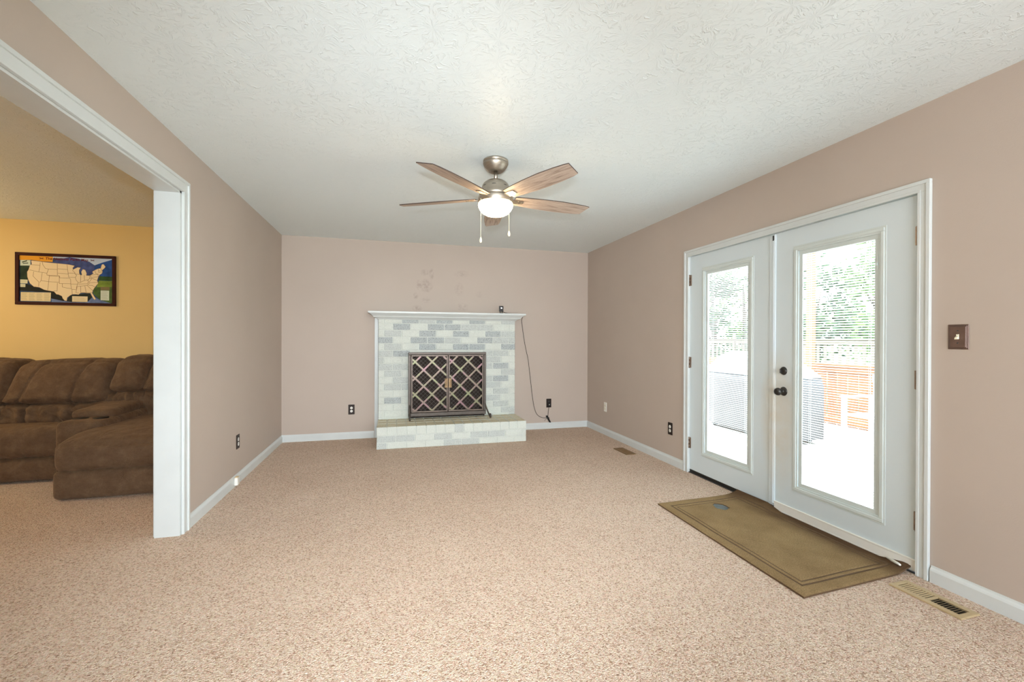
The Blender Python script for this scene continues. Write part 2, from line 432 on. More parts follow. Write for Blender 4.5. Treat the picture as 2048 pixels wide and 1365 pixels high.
bm = nb(); base_x(bm, XS, XLI, YB); base_y(bm, 3.26, YB - .014, XLI, -1)
struct('baseboard_far_left', bm, m_trim, 'white baseboard in the left room behind the sofa', 'baseboard')

# casing of the left opening: flat board with inner bead and outer back-band
def frame_y(bm, xw, s, y0, y1, z1, width, lay, foot=0, both=True):
    """casing round an opening on a wall plane x=xw; lay = (inner offset, outer offset, thickness)"""
    for a, b, t in lay:
        xa, xb = sorted((xw, xw + s * t))
        box(bm, xa, xb, y1 + a, y1 + b, foot, z1 + a, .0015)
        box(bm, xa, xb, y0 - b, y0 - a, foot, z1 + a, .0015)
        box(bm, xa, xb, y0 - b, y1 + b, z1 + a, z1 + b, .0015)
bm = nb()
frame_y(bm, XL, 1, OY0, OY1, OZ, .07, ((.001, .073, .013), (.0, .012, .017), (.056, .0742, .021)))
frame_y(bm, XLI, -1, OY0, OY1, OZ, .07, ((.001, .073, .013), (.056, .0742, .02)))
box(bm, XLI, XL, OY1 - .018, OY1 + .002, 0, OZ); box(bm, XLI, XL, OY0 - .002, OY0 + .018, 0, OZ); box(bm, XLI, XL, OY0, OY1, OZ - .012, OZ + .002)
struct('trim_1', bm, m_trim, 'white casing and jamb round the wide left opening', 'trim')
# french door casing, jambs and threshold
bm = nb()
frame_y(bm, XR, -1, DY0 + .004, DY1 - .002, DZ - .004, .06, ((.001, .057, .012), (.0, .014, .015), (.040, .0582, .019)))
box(bm, XR - .002, XR + .16, DY1, DY1 + .018, 0, DZ + .018); box(bm, XR - .002, XR + .16, DY0 - .018, DY0, 0, DZ + .018); box(bm, XR - .002, XR + .16, DY0, DY1, DZ, DZ + .018)
struct('trim_2', bm, m_trim, 'white moulded casing round the french doors', 'trim')
bm = nb(); box(bm, XR + .0, XR + .17, DY0, DY1, -.03, .006, .002)
struct('threshold', bm, m_slot, 'dark sill strip under the french doors', 'sill')

# ---------------------------------------------------------------- french doors
DX0, DX1 = XR + .012, XR + .056      # leaf thickness
def door(name, y0, y1, gy0, gy1, gz0, gz1, hinge_y, label, zb):
    bm = nb()
    zt = DZ - .007
    box(bm, DX0, DX1, y0, gy0, zb, zt); box(bm, DX0, DX1, gy1, y1, zb, zt)
    box(bm, DX0, DX1, gy0, gy1, zb, gz0); box(bm, DX0, DX1, gy0, gy1, gz1, zt)
    d = struct(name, bm, m_door, label, 'door')
    # moulded lite frame: outer raised ring, then bevel, then flat cassette ring
    bm = nb()
    def ring(a, b, x0, x1, bev):
        box(bm, x0, x1, gy0 - a, gy0 - b, gz0 - b, gz1 + b, bev); box(bm, x0, x1, gy1 + b, gy1 + a, gz0 - b, gz1 + b, bev)
        box(bm, x0, x1, gy0 - a, gy1 + a, gz0 - a, gz0 - b, bev); box(bm, x0, x1, gy0 - a, gy1 + a, gz1 + b, gz1 + a, bev)
    ring(.036, -.004, DX0 - .003, DX0 + .002, .0012)
    ring(.027, .006, DX0 - .008, DX0, .003)
    ring(-.003, -.030, DX0 + .004, DX0 + .010, .001)
    obj('lite_frame', bm, m_lite, d)
    iy0, iy1, iz0, iz1 = gy0 + .02, gy1 - .02, gz0 + .006, gz1 - .028
    bm = nb(); box(bm, DX0 + .011, DX0 + .014, gy0 + .001, gy1 - .001, gz0 + .001, gz1 - .001)
    obj('glass_pane', bm, m_glass, d)
    bm = nb(); n = int((iz1 - iz0) / .0155)
    for i in range(n):      # horizontal slats of the enclosed mini blind, gently crowned
        z = iz0 + .006 + i * .0155; xc = DX0 + .026
        prof = [(-.0066, -.0011), (-.0033, .0000), (0, .0004), (.0033, .0000), (.0066, -.0011)]
        prof = [(a * .87 + b * .5, b * .87 - a * .5) for a, b in prof]      # tilted, outer edge down
        r0 = [bm.verts.new((xc + a, iy0 - .012, z + b)) for a, b in prof]; r1 = [bm.verts.new((xc + a, iy1 + .012, z + b)) for a, b in prof]
        for k in range(4): bm.faces.new((r0[k], r0[k + 1], r1[k + 1], r1[k]))
    for yy in (iy0 + .05, iy1 - .05):     # ladder cords
        for xx in (-.0072, .0072): tube(bm, [(DX0 + .026 + xx, yy, iz0), (DX0 + .026 + xx, yy, iz1)], .0011, 5)
    box(bm, DX0 + .017, DX0 + .035, iy0 - .012, iy1 + .012, iz1, iz1 + .02); box(bm, DX0 + .019, DX0 + .033, iy0 - .012, iy1 + .012, iz0 - .008, iz0)
    obj('mini_blind', bm, m_slat, d)
    bm = nb(); box(bm, DX0 + .001, DX0 + .006, gy0 + .009, gy0 + .021, 1.625, 1.70, .002); box(bm, DX0 - .006, DX0 + .003, gy0 + .009, gy0 + .021, 1.645, 1.662, .002)
    obj('blind_slider', bm, m_lite, d)
    for z in (1.77, 1.015, .275):
        bm = nb(); hy = hinge_y
        lathe(bm, (DX0 - .011, hy, z), [(.0, -.052), (.0035, -.051), (.0062, -.049), (.0062, -.0165), (.0057, -.0165), (.0057, -.0155), (.0062, -.0155), (.0062, .0155), (.0057, .0155), (.0057, .0165), (.0062, .0165), (.0062, .049), (.0035, .051), (0, .052)], 14)
        s = 1 if hinge_y < 2.5 else -1
        ya, yb = sorted((hy, hy + s * .016)); box(bm, DX0 - .006, DX0 + .001, ya, yb, z - .049, z + .049, .001)
        obj('hinge', bm, m_hinge, d)
    return d
d1 = door('door_1', 2.566, DY1 - .004, 2.790, 3.300, .226, 1.828, DY1 - .004, 'far white french door leaf with enclosed blind, no knob', .030)
d2 = door('door_2', DY0 + .004, 2.560, 1.857, 2.376, .226, 1.828, DY0 + .009, 'near white french door leaf with dark bronze knob', .022)
bm = nb(); box(bm, DX0 - .010, DX0 + .002, 2.552, 2.600, .05, DZ - .008, .003); box(bm, DX0 - .013, DX0 - .008, 2.560, 2.575, .05, DZ - .05, .002)
obj('astragal', bm, m_door, d1)
bm = nb(); box(bm, DX0 - .0145, DX0 - .008, 2.563, 2.571, DZ - .055, DZ - .018)
obj('gap_shade_strip', bm, m_black, d1)  # black strip stands for the shade in the gap above the astragal
bm = nb(); box(bm, DX0 - .003, DX0 + .03, 2.575, DY1 - .004, .004, .032, .003)
obj('door_sweep', bm, m_black, d1)
bm = nb(); box(bm, DX0 - .009, DX0 + .002, DY0 + .006, 2.556, .018, .072, .003); box(bm, DX0 - .012, DX0 - .008, DY0 + .006, 2.556, .064, .073, .002)
box(bm, DX0 - .010, DX0 + .0, DY0 + .006, 2.556, .010, .020, .002)
obj('door_sweep', bm, m_plastic_white, d2)
bm = nb(); tube(bm, [(DX0 - .012, 1.80, .022), (DX0 - .035, 1.76, .030), (DX0 - .055, 1.725, .036), (DX0 - .068, 1.70, .040)], [.006, .008, .008, .005], 6)
obj('loose_sweep_end', bm, m_plastic_white, d2)
kz, ky = .862, 2.487
bm = nb(); lathe(bm, (0, 2.487, 1.006), [(0, DX0 - .013), (.012, DX0 - .013), (.020, DX0 - .011), (.026, DX0 - .006), (.0295, DX0), (.0295, DX0 + .002), (0, DX0 + .002)], 32, 'X')
box(bm, DX0 - .034, DX0 - .012, 2.483, 2.491, .992, 1.020, .003)
obj('deadbolt', bm, m_bronze, d2)
bm = nb(); lathe(bm, (0, ky, kz), [(0, DX0 - .066), (.014, DX0 - .066), (.022, DX0 - .062), (.0265, DX0 - .052), (.0265, DX0 - .045), (.022, DX0 - .036), (.014, DX0 - .031), (.0115, DX0 - .024), (.0115, DX0 - .010), (.02, DX0 - .009), (.029, DX0 - .004), (.032, DX0), (.032, DX0 + .002), (0, DX0 + .002)], 32, 'X')
k = obj('door_knob', bm, m_bronze, d2)

# ---------------------------------------------------------------- fireplace
BX0, BX1, MZ = -.177, 1.535, 1.462
fp = thing('fireplace', 'whitewashed brick fireplace with raised hearth and white mantel', 'fireplace', ((BX0 + BX1) / 2, 5.3, 0))
GREY = {(0, 0): 2, (0, 2): 2, (0, 4): 2, (0, 6): 1, (1, 0): 2, (1, 2): 2, (1, 3): 2, (1, 4): 1, (1, 5): 1, (2, -1): 1, (2, 1): 2, (2, 3): 2, (2, 5): 2, (2, 6): 1,
        (3, -1): 2, (3, 1): 2, (3, 2): 2, (3, 3): 1, (3, 5): 2, (3, 7): 1, (4, -1): 1, (4, 1): 2, (4, 3): 2, (4, 4): 2, (4, 6): 2, (5, -1): 1, (5, 0): 2, (5, 1): 1,
        (5, 4): 2, (5, 5): 1, (5, 6): 1, (6, -2): 1, (6, 5): 1, (6, 6): 0, (7, -1): 1, (7, 0): 1, (7, 6): 2, (8, -1): 1, (8, 6): 1, (9, 0): 1, (9, 6): 2, (9, 5): 1,
        (10, -1): 1, (10, 0): 1, (10, 5): 1, (11, 6): 1, (12, -1): 2, (12, 5): 1, (13, 6): 1}
rnd = random.Random(3)
bm = nb()
PZ, PX, JT = .082, .2086, .010
# mortar bed behind the bricks
for b in ((BX0 + .002, FX0, .0, MZ), (FX1, BX1 - .002, .0, MZ), (FX0, FX1, FZ1, MZ), (FX0, FX1, 0, FZ0)):
    box(bm, b[0], b[1], FY + .006, YB - .0015, b[2], b[3], 0, 3)
for r in range(0, 16):
    z1 = 1.494 - PZ * r; z0 = z1 - PZ
    zz0, zz1 = z0 + JT / 2, min(z1 - JT / 2, MZ)
    if zz1 < .244: break
    zz0 = max(zz0, .244)
    ph = .0956 if r % 2 == 0 else -.0095
    for kk in range(-3, 9):
        xa, xb = max(ph + kk * PX + JT / 2, BX0), min(ph + (kk + 1) * PX - JT / 2, BX1)
        if xb - xa < .012: continue
        segs = [(xa, xb)]
        if zz0 < FZ1:      # cut round the firebox
            segs = [s_ for s_ in ((xa, min(xb, FX0)), (max(xa, FX1), xb)) if s_[1] - s_[0] > .012]
        mi = GREY.get((r, kk), 1 if rnd.random() < .12 else 0)
        for a_, b_ in segs:
            box(bm, a_, b_, FY + rnd.uniform(-.0015, .001), YB - .01, zz0, zz1, .003, mi)
obj('brick_face', bm, [m_brick, m_brick_pale, m_brick_grey, m_mortar], fp)
bm = nb()
box(bm, FX0 + .001, FX1 - .001, YB - .02, YB - .004, FZ0 + .001, FZ1 - .001); box(bm, FX0 + .001, FX0 + .015, FY + .012, YB - .02, FZ0 + .001, FZ1 - .001)
box(bm, FX1 - .015, FX1 - .001, FY + .012, YB - .02, FZ0 + .001, FZ1 - .001); box(bm, FX0 + .015, FX1 - .015, FY + .012, YB - .02, FZ1 - .015, FZ1 - .001); box(bm, FX0 + .015, FX1 - .015, FY + .012, YB - .02, FZ0 + .001, FZ0 + .012)
obj('firebox', bm, m_firebox, fp, 'sooty dark firebox opening')
HX0, HX1, HY, HZ = -.180, 1.541, 5.058, .244
bm = nb()
box(bm, HX0 + .003, HX1 - .003, HY + .006, YB - .002, 0, HZ - .006, 0, 3)
n = 16; pw = (HX1 - HX0) / n          # rowlock course: brick ends on the front, long faces on top
for i in range(n):
    a, b = HX0 + i * pw + .004, HX0 + (i + 1) * pw - .004
    if i == 0: a = HX0
    if i == n - 1: b = HX1
    mi = 1 if rnd.random() < .22 else 0
    box(bm, a, b, HY + rnd.uniform(-.001, .001), HY + .20, .150, HZ, .003, mi)
    box(bm, a, b, HY + .21, HY + .35, .150, HZ, .003, mi); box(bm, a, b, HY + .36, FY, .150, HZ, .003, mi)
for r, (z0, z1) in enumerate(((.0, .066), (.076, .142))):
    off = 0 if r % 2 else -.1
    for kk in range(0, 10):
        a, b = max(HX0, HX0 + off + kk * PX + .005), min(HX1, HX0 + off + (kk + 1) * PX - .005)
        if b - a < .015: continue
        box(bm, a, b, HY + rnd.uniform(-.001, .001), HY + .1, z0, z1, .003, 1 if rnd.random() < .3 else 0)
    for kk in range(0, 4):
        a, b = HY + .105 + kk * PX, min(HY + .1 + (kk + 1) * PX - .005, FY + .13)
        if b - a > .03:
            box(bm, HX1 - .05, HX1, a, b, z0, z1, .003, 0); box(bm, HX0, HX0 + .05, a, b, z0, z1, .003, 0)
bm.normal_update()
for f in bm.faces:
    if f.normal.z > .9 and f.calc_center_median().z > HZ - .01: f.material_index = 4
obj('hearth', bm, [m_brick, m_brick_pale, m_brick_grey, m_mortar, m_hearth_top], fp, 'raised hearth with tan-stained top')
bm = nb()
rings = []
for o_, z in ((-.01, 1.458), (.004, 1.458), (.010, 1.464), (.022, 1.474), (.034, 1.482), (.040, 1.484), (.056, 1.484), (.060, 1.489), (.062, 1.496), (.074, 1.508), (.090, 1.521), (.097, 1.526), (.101, 1.531), (.114, 1.531), (.116, 1.534), (.116, 1.551), (.113, 1.554)):
    rings.append([bm.verts.new(p) for p in ((BX0 - o_, YB - .0015, z), (BX0 - o_, FY - o_, z), (BX1 + o_, FY - o_, z), (BX1 + o_, YB - .0015, z))])
for a, b in zip(rings, rings[1:]):
    for k_ in range(4): bm.faces.new((a[k_], a[(k_ + 1) % 4], b[(k_ + 1) % 4], b[k_]))
bm.faces.new(rings[-1]); bm.faces.new(rings[0][::-1])
obj('mantel', bm, m_trim, fp, 'white crown-moulded mantel shelf')
bm = nb(); box(bm, -.226, -.182, YB - .018, YB - .0015, 0, 1.48, .003); box(bm, -.226, -.214, YB - .024, YB - .017, 0, 1.48, .002)
obj('side_trim', bm, m_trim, fp, 'narrow white side trim board')

# ---------------------------------------------------------------- fireplace screen
SX0, SX1, SZ0, SZ1, SY = .172, 1.128, .280, 1.060, 5.455
sc = thing('fireplace_screen', 'dark bronze two-door lattice fire screen standing on the hearth', 'fire screen', ((SX0 + SX1) / 2, SY, HZ))
bm = nb(); fw = .030
for b in ((SX0, SX0 + fw, SZ0 + .045, SZ1 - fw), (SX1 - fw, SX1, SZ0 + .045, SZ1 - fw), (SX0, SX1, SZ1 - fw, SZ1), (SX0, SX1, SZ0, SZ0 + .045)):
    box(bm, b[0], b[1], SY - .013, SY + .013, b[2], b[3], .004)
obj('outer_frame', bm, m_iron, sc)
def clip_seg(p, d, x0, x1, z0, z1):
    t0, t1 = -9, 9
    for c, dd, lo, hi in ((p[0], d[0], x0, x1), (p[1], d[1], z0, z1)):
        a, b = (lo - c) / dd, (hi - c) / dd
        t0, t1 = max(t0, min(a, b)), min(t1, max(a, b))
    return (t0, t1) if t1 > t0 + 1e-4 else None
def bar(bm, a, b, y, w_, t_, mi=0):
    a, b = Vector((a[0], 0, a[1])), Vector((b[0], 0, b[1])); d = (b - a).normalized(); n_ = Vector((-d.z, 0, d.x)) * w_ / 2
    q = [a + n_, b + n_, b - n_, a - n_]
    A = [bm.verts.new((v.x, y - t_ / 2, v.z)) for v in q]; B = [bm.verts.new((v.x, y + t_ / 2, v.z)) for v in q]
    fs = [bm.faces.new(A), bm.faces.new(B[::-1])] + [bm.faces.new((A[i], B[i], B[(i + 1) % 4], A[(i + 1) % 4])) for i in range(4)]
    for f in fs: f.material_index = mi
mid = (SX0 + SX1) / 2
for side, (a0, a1) in enumerate(((SX0 + fw + .004, mid - .003), (mid + .003, SX1 - fw - .004))):
    bm = nb(); z0, z1 = SZ0 + .05, SZ1 - fw - .004; dw = .016
    for b in ((a0, a0 + dw, z0 + dw, z1 - dw), (a1 - dw, a1, z0 + dw, z1 - dw), (a0, a1, z1 - dw, z1), (a0, a1, z0, z0 + dw)):
        box(bm, b[0], b[1], SY - .017, SY + .006, b[2], b[3], .003)
    dr = obj('screen_door', bm, m_iron_light, sc)
    x0, x1, zz0, zz1 = a0 + dw, a1 - dw, z0 + dw, z1 - dw
    P = (x1 - x0) / 2.05            # lattice pitch measured along x
    bm = nb()
    sx = x0 if side == 0 else x1
    for i in range(-6, 12):
        zi = zz0 + (i - .15) * P
        for sgn in (1, -1):
            d_ = (1, .98 * sgn)
            s_ = clip_seg((x0, zi if sgn > 0 else zi + .3 * P), d_, x0, x1, zz0, zz1)
            if s_:
                p = (x0, zi if sgn > 0 else zi + .3 * P)
                bar(bm, (p[0] + d_[0] * s_[0], p[1] + d_[1] * s_[0]), (p[0] + d_[0] * s_[1], p[1] + d_[1] * s_[1]), SY - .008 + (.004 if sgn > 0 else 0), .0205, .003)
    obj('lattice', bm, m_strap, dr)
    bm = nb()
    for i in range(-26, 44):        # fine wire mesh
        for sgn in (1, -1):
            p = (x0, zz0 + i * P / 4 + .01); d_ = (1, .98 * sgn)
            s_ = clip_seg(p, d_, x0, x1, zz0, zz1)
            if s_: bar(bm, (p[0] + d_[0] * s_[0], p[1] + d_[1] * s_[0]), (p[0] + d_[0] * s_[1], p[1] + d_[1] * s_[1]), SY + .002, .0022, .0015)
    obj('wire_mesh', bm, m_wire, dr)
    bm = nb(); hx = a1 - .020 if side == 0 else a0 + .020; hz = .680
    for i in range(6):              # pierced scrollwork handle
        for j in (-1, 1):
            c = Vector((hx + j * .0085, SY - .026, hz + .047 - i * .0185))
            tube(bm, [c + Vector((.0075 * math.cos(t), 0, .0085 * math.sin(t))) for t in [q * math.pi / 5 for q in range(11)]], .0026, 5, cap=False)
    box(bm, hx - .017, hx - .014, SY - .029, SY - .016, hz - .055, hz + .058, .001); box(bm, hx + .014, hx + .017, SY - .029, SY - .016, hz - .055, hz + .058, .001)
    obj('handle', bm, m_gold, dr, 'pierced gold handle')
for fx in (SX0 + .016, SX1 - .016):
    bm = nb(); s_ = -1
    for s_ in (-1, 1):
        ye = SY + s_ * (.115 if s_ < 0 else .06)
        fl = .05 if (fx > 1 and s_ < 0) else 0
        pts = [(fx, SY, SZ0 + .16), (fx + fl * .25, SY + s_ * .016, SZ0 + .10), (fx + fl * .6, SY + s_ * .05, SZ0 + .04), (fx + fl, ye - s_ * .02, HZ + .014)]
        pts += [(fx + fl, ye + s_ * .022 * math.sin(t), HZ + .031 - .021 * math.cos(t)) for t in [q * .55 for q in range(0, 10)]] if s_ < 0 else [(fx + fl, ye, HZ + .010)]
        tube(bm, pts, .0095, 8)
    obj('foot', bm, m_iron, sc)
# ---------------------------------------------------------------- ceiling fan
CX, CY = .668, 2.925
fan = thing('ceiling_fan', 'five-blade brushed nickel ceiling fan with lit bowl light', 'ceiling fan', (CX, CY, H))
bm = nb(); lathe(bm, (CX, CY, 0), [(0, H), (.079, H), (.085, H - .004), (.086, H - .016), (.081, H - .018), (.081, H - .022), (.086, H - .024), (.084, H - .032), (.076, H - .048), (.064, H - .064), (.050, H - .078), (.040, H - .083), (.032, H - .080), (.028, H - .074), (0, H - .074)], 48)
obj('canopy', bm, m_nickel, fan)
bm = nb(); lathe(bm, (CX, CY, 0), [(0, H - .076), (.0135, H - .076), (.0135, 2.297), (0, 2.297)], 20); lathe(bm, (CX, CY, 0), [(.0137, 2.312), (.017, 2.310), (.017, 2.296), (.0137, 2.294)], 20)
obj('downrod', bm, m_nickel, fan)
bm = nb(); lathe(bm, (CX, CY, 0), [(0, 2.302), (.030, 2.302), (.048, 2.300), (.062, 2.295), (.078, 2.283), (.089, 2.268), (.094, 2.255), (.095, 2.236), (.105, 2.222), (.111, 2.208), (.111, 2.190), (.085, 2.186), (0, 2.186)], 56)
obj('motor_housing', bm, m_nickel, fan)
for a in (205, 250, 300, 340):      # cooling slots
    bm = nb(); t = math.radians(a); r_ = .0925
    p = Vector((CX + r_ * math.cos(t), CY + r_ * math.sin(t), 2.252)); q = Vector((-math.sin(t), math.cos(t), 0)) * .013
    tube(bm, [p - q, p, p + q], [.002, .0035, .002], 6); obj('cooling_slot', bm, m_slot, fan)
bm = nb(); lathe(bm, (CX, CY, 0), [(0, 2.186), (.112, 2.187), (.118, 2.184), (.119, 2.178), (.119, 2.150), (.116, 2.146), (.1, 2.146), (0, 2.150)], 56)
obj('light_band', bm, m_nickel, fan)
bm = nb(); lathe(bm, (CX, CY, 0), [(.112, 2.1455), (.1165, 2.142), (.118, 2.132), (.115, 2.118), (.106, 2.100), (.090, 2.082), (.068, 2.069), (.040, 2.061), (.018, 2.058), (0, 2.0575)], 56)
obj('glass_bowl', bm, m_bowl, fan, 'glowing frosted white bowl')
PH, PITCH, BZ = 7.3, math.radians(12.5), 2.180
def blade_outline():
    up = [(.135, .050), (.22, .060), (.34, .069), (.46, .072), (.56, .070), (.65, .063), (.69, .054)]      # +t side (shorter)
    dn = [(.712, -.050), (.68, -.057), (.60, -.065), (.48, -.071), (.34, -.067), (.22, -.058), (.135, -.048)]
    return up + dn
for k in range(5):
    a = math.radians(PH + 72 * k)
    rot = Matrix.Translation((CX, CY, BZ)) @ Matrix.Rotation(a, 4, 'Z') @ Matrix.Rotation(-PITCH, 4, 'X')
    bm = nb(); vs_ = poly_prism(bm, blade_outline(), 'Z', -.003, .003, 1)
    for f in bm.faces:
        if abs(f.normal.z) > .9 or len(f.verts) > 4: f.material_index = 0
    b_ = obj('fan_blade', bm, [m_blade, m_blade_edge]); b_.parent = fan
    b_.matrix_local = Matrix.Translation((0, 0, -H)) @ Matrix.Translation((0, 0, BZ)) @ Matrix.Rotation(a, 4, 'Z') @ Matrix.Rotation(-PITCH, 4, 'X')
    bm = nb()
    poly_prism(bm, [(.100, -.022), (.150, -.026), (.200, -.020), (.205, .018), (.150, .026), (.100, .022)], 'Z', -.0085, -.0035)
    box(bm, .075, .125, -.018, .018, -.012, .004, .003)
    for sx, sy in ((.165, -.014), (.165, .014), (.19, 0)): lathe(bm, (sx, sy, 0), [(0, -.0105), (.003, -.0100), (.004, -.0085), (0, -.0083)], 8)
    br = obj('blade_bracket', bm, m_nickel); br.parent = b_
E1 = Vector((math.cos(YAW), -math.sin(YAW), 0))
for (du, zb, zc) in ((-.094, 1.862, 2.16), (.094, 1.905, 2.16)):
    p = Vector((CX, CY, 0)) + E1 * du + Vector((-.02, -.07, 0))
    bm = nb(); tube(bm, [(p.x, p.y, zb + .03), (p.x, p.y, zc)], .0014, 6); zz = zb + .035
    while zz < zc: lathe(bm, (p.x, p.y, zz), [(0, -.0022), (.0022, 0), (0, .0022)], 6); zz += .006
    ch = obj('pull_chain', bm, m_ivory, fan)
    bm = nb(); lathe(bm, (p.x, p.y, zb), [(0, 0), (.006, .001), (.0085, .008), (.0085, .020), (.0055, .030), (.004, .036), (0, .037)], 16)
    obj('pull_knob', bm, m_ivory, ch)

# ---------------------------------------------------------------- outlets and switch
def plate_box(bm, face, c, u, z, half_u, half_z, d0, d1, bev=.002):
    """box on a wall face: face '+x' (left wall), '-x' (right wall), '-y' (back wall)"""
    if face == '-y': box(bm, u - half_u, u + half_u, c - d1, c - d0, z - half_z, z + half_z, bev)
    elif face == '+x': box(bm, c + d0, c + d1, u - half_u, u + half_u, z - half_z, z + half_z, bev)
    else: box(bm, c - d1, c - d0, u - half_u, u + half_u, z - half_z, z + half_z, bev)
def outlet(face, c, u, z, mp, ms, label, sockets=True):
    loc = (u, c, z) if face == '-y' else (c, u, z)
    t = thing('wall_outlet', label, 'outlet', loc, 'wall outlets')
    bm = nb(); plate_box(bm, face, c, u, z, .036, .060, 0, .0055, .0025); plate_box(bm, face, c, u, z, .030, .054, .005, .0065, .001)
    obj('cover_plate', bm, mp, t)
    if sockets:
        for s_ in (1, -1):
            zc = z + s_ * .0195; bm = nb()
            ax = 'Y' if face == '-y' else 'X'; d = -.0085 if face != '+x' else .0085
            ring_ = [(0, d), (.0135, d), (.0155, d * .9), (.0155, 0), (0, 0)]
            cc = (u, c, zc) if face == '-y' else (c, u, zc)
            lathe(bm, cc, ring_, 24, ax)
            so = obj('socket', bm, ms, t)
            bm = nb()
            for du in (-.0055, .0055): plate_box(bm, face, c, u + du, zc + .003, .001, .0042, .008, .0092, 0)
            plate_box(bm, face, c, u, zc - .007, .0018, .0018, .008, .0092, 0)
            obj('slots', bm, m_slot, so)
    return t
outlet('+x', XL, 4.192, .348, m_plate_dark, m_plastic_white, 'dark plate outlet on the left wall above the baseboard')
outlet('-y', YB, -.495, .358, m_plate_dark, m_plastic_white, 'dark plate outlet on the back wall left of the fireplace')
outlet('-y', YB, 2.058, .349, m_plate_dark, m_black, 'dark plate outlet right of the fireplace with a black plug in it')
outlet('-x', XR, 3.772, .348, m_plate_dark, m_plastic_white, 'dark plate outlet on the right wall next to the french door casing')
outlet('-x', XR, 5.147, .356, m_plastic_white, m_ivory, 'white plate outlet on the right wall near the far corner')
sw = thing('light_switch', 'bronze plate light switch with ivory toggle right of the french doors', 'light switch', (XR, 1.490, 1.240))
bm = nb(); plate_box(bm, '-x', XR, 1.490, 1.240, .0405, .060, 0, .004, .0015); plate_box(bm, '-x', XR, 1.490, 1.240, .036, .0555, .003, .0062, .002); plate_box(bm, '-x', XR, 1.490, 1.240, .032, .0515, .005, .008, .002)
obj('cover_plate', bm, m_plate_switch, sw)
bm = nb(); plate_box(bm, '-x', XR, 1.490, 1.240, .0055, .0125, .006, .0095, .001)
tg = poly_prism(bm, [(XR - .009, 1.240 + .004), (XR - .022, 1.240 - .004), (XR - .022, 1.240 - .012), (XR - .009, 1.240 - .008)], 'Y', 1.4855, 1.4945)
obj('toggle', bm, m_ivory, sw)
for dz in (.030, -.030):
    bm = nb(); lathe(bm, (XR, 1.490, 1.240 + dz), [(0, -.0095), (.0028, -.0090), (.0034, -.0080), (0, -.0078)], 10, 'X')
    obj('plate_screw', bm, m_slot, sw)

# small white block on the left baseboard
blk = thing('baseboard_block', 'small white block with a tan top stuck to the left baseboard', 'block', (XL + .014, 4.095, .0))
bm = nb(); box(bm, XL + .0135, XL + .038, 4.070, 4.118, .012, .074, .006, 0, 2)
obj('block_body', bm, m_plastic_white, blk)
bm = nb(); box(bm, XL + .012, XL + .036, 4.074, 4.114, .072, .080, .003)
obj('block_top', bm, simple('tan_felt', rgb(214, 190, 150), .8), blk, 'tan top pad')

# ---------------------------------------------------------------- small black camera on the mantel and its cord
MT = 1.554
dv = thing('security_camera', 'small square black camera with a white dot on the mantel end', 'camera', (1.325, 5.462, MT))
bm = nb(); box(bm, 1.298, 1.352, 5.448, 5.476, MT + .022, MT + .094, .006, 0, 2)
obj('camera_body', bm, m_black, dv)
bm = nb(); lathe(bm, (1.326, 5.448, MT + .066), [(0, -.003), (.006, -.0028), (.0078, -.001), (.0078, .002), (0, .002)], 20, 'Y')
obj('indicator', bm, m_led, dv, 'bright white indicator dot')
bm = nb(); lathe(bm, (1.326, 5.448, MT + .036), [(0, -.002), (.009, -.002), (.011, 0), (.011, .002), (0, .002)], 20, 'Y')
obj('lens', bm, m_slot, dv)
bm = nb()
for xx in (1.313, 1.337): tube(bm, [(xx, 5.462, MT + .026), (xx, 5.458, MT + .010), (xx, 5.450, MT + .004)], .0038, 8)
box(bm, 1.304, 1.346, 5.442, 5.482, MT, MT + .005, .002)
obj('stand', bm, m_black, dv)
def spline(ctrl, n=8):
    P_ = [Vector(p) for p in ctrl]; out = []
    for i in range(len(P_) - 1):
        a, b, c, d = P_[max(i - 1, 0)], P_[i], P_[i + 1], P_[min(i + 2, len(P_) - 1)]
        for k in range(n):
            t = k / n
            out.append(.5 * ((2 * b) + (c - a) * t + (2 * a - 5 * b + 4 * c - d) * t * t + (3 * b - a - 3 * c + d) * t ** 3))
    return out + [P_[-1]]
crd = thing('power_cord', 'thin black cord hanging from the mantel end to the outlet below', 'cord', (1.9, YB - .02, .1))
yb = YB - .010
bm = nb(); tube(bm, spline([(1.345, 5.474, MT + .026), (1.40, 5.50, MT + .006), (1.48, 5.53, MT + .004), (1.57, 5.57, MT + .004), (1.648, 5.60, MT + .003), (1.662, 5.61, MT - .02), (1.655, 5.655, 1.48), (1.672, yb, 1.40), (1.700, yb, 1.217), (1.727, yb, 1.08), (1.757, yb, .948), (1.778, yb, .78), (1.799, yb, .61), (1.820, yb, .44), (1.845, yb, .304), (1.872, yb, .225), (1.908, yb, .182), (1.96, yb, .155), (2.012, yb, .150), (2.038, yb, .150)]), .0031, 7)
tube(bm, spline([(2.040, yb - .004, .150), (2.046, yb, .21), (2.053, yb, .265), (2.056, yb - .012, .300), (2.058, yb - .022, .318)]), .0031, 7)
obj('cable', bm, m_black, crd)
bm = nb()
for i in range(5):
    o_ = (i - 2) * .004
    tube(bm, spline([(2.022 + o_, yb - .004 - i * .003, .182), (2.040 + o_, yb - .006, .150), (2.066 + o_, yb - .008 - i * .002, .098), (2.072 + o_, yb - .008, .088), (2.058 + o_, yb - .010, .110), (2.036 + o_, yb - .012, .146), (2.020 + o_, yb - .008, .174)], 6), .0035, 6)
tube(bm, [(2.034, yb - .018, .142), (2.050, yb - .016, .154)], .012, 8)
tube(bm, spline([(2.036, yb, .146), (2.01, yb, .126), (1.992, yb, .108)]), .002, 6)
obj('tied_bundle', bm, m_black, crd)
bm = nb(); box(bm, 2.043, 2.075, YB - .045, YB - .009, .312, .350, .005, 0, 2)
obj('plug', bm, m_black, crd)
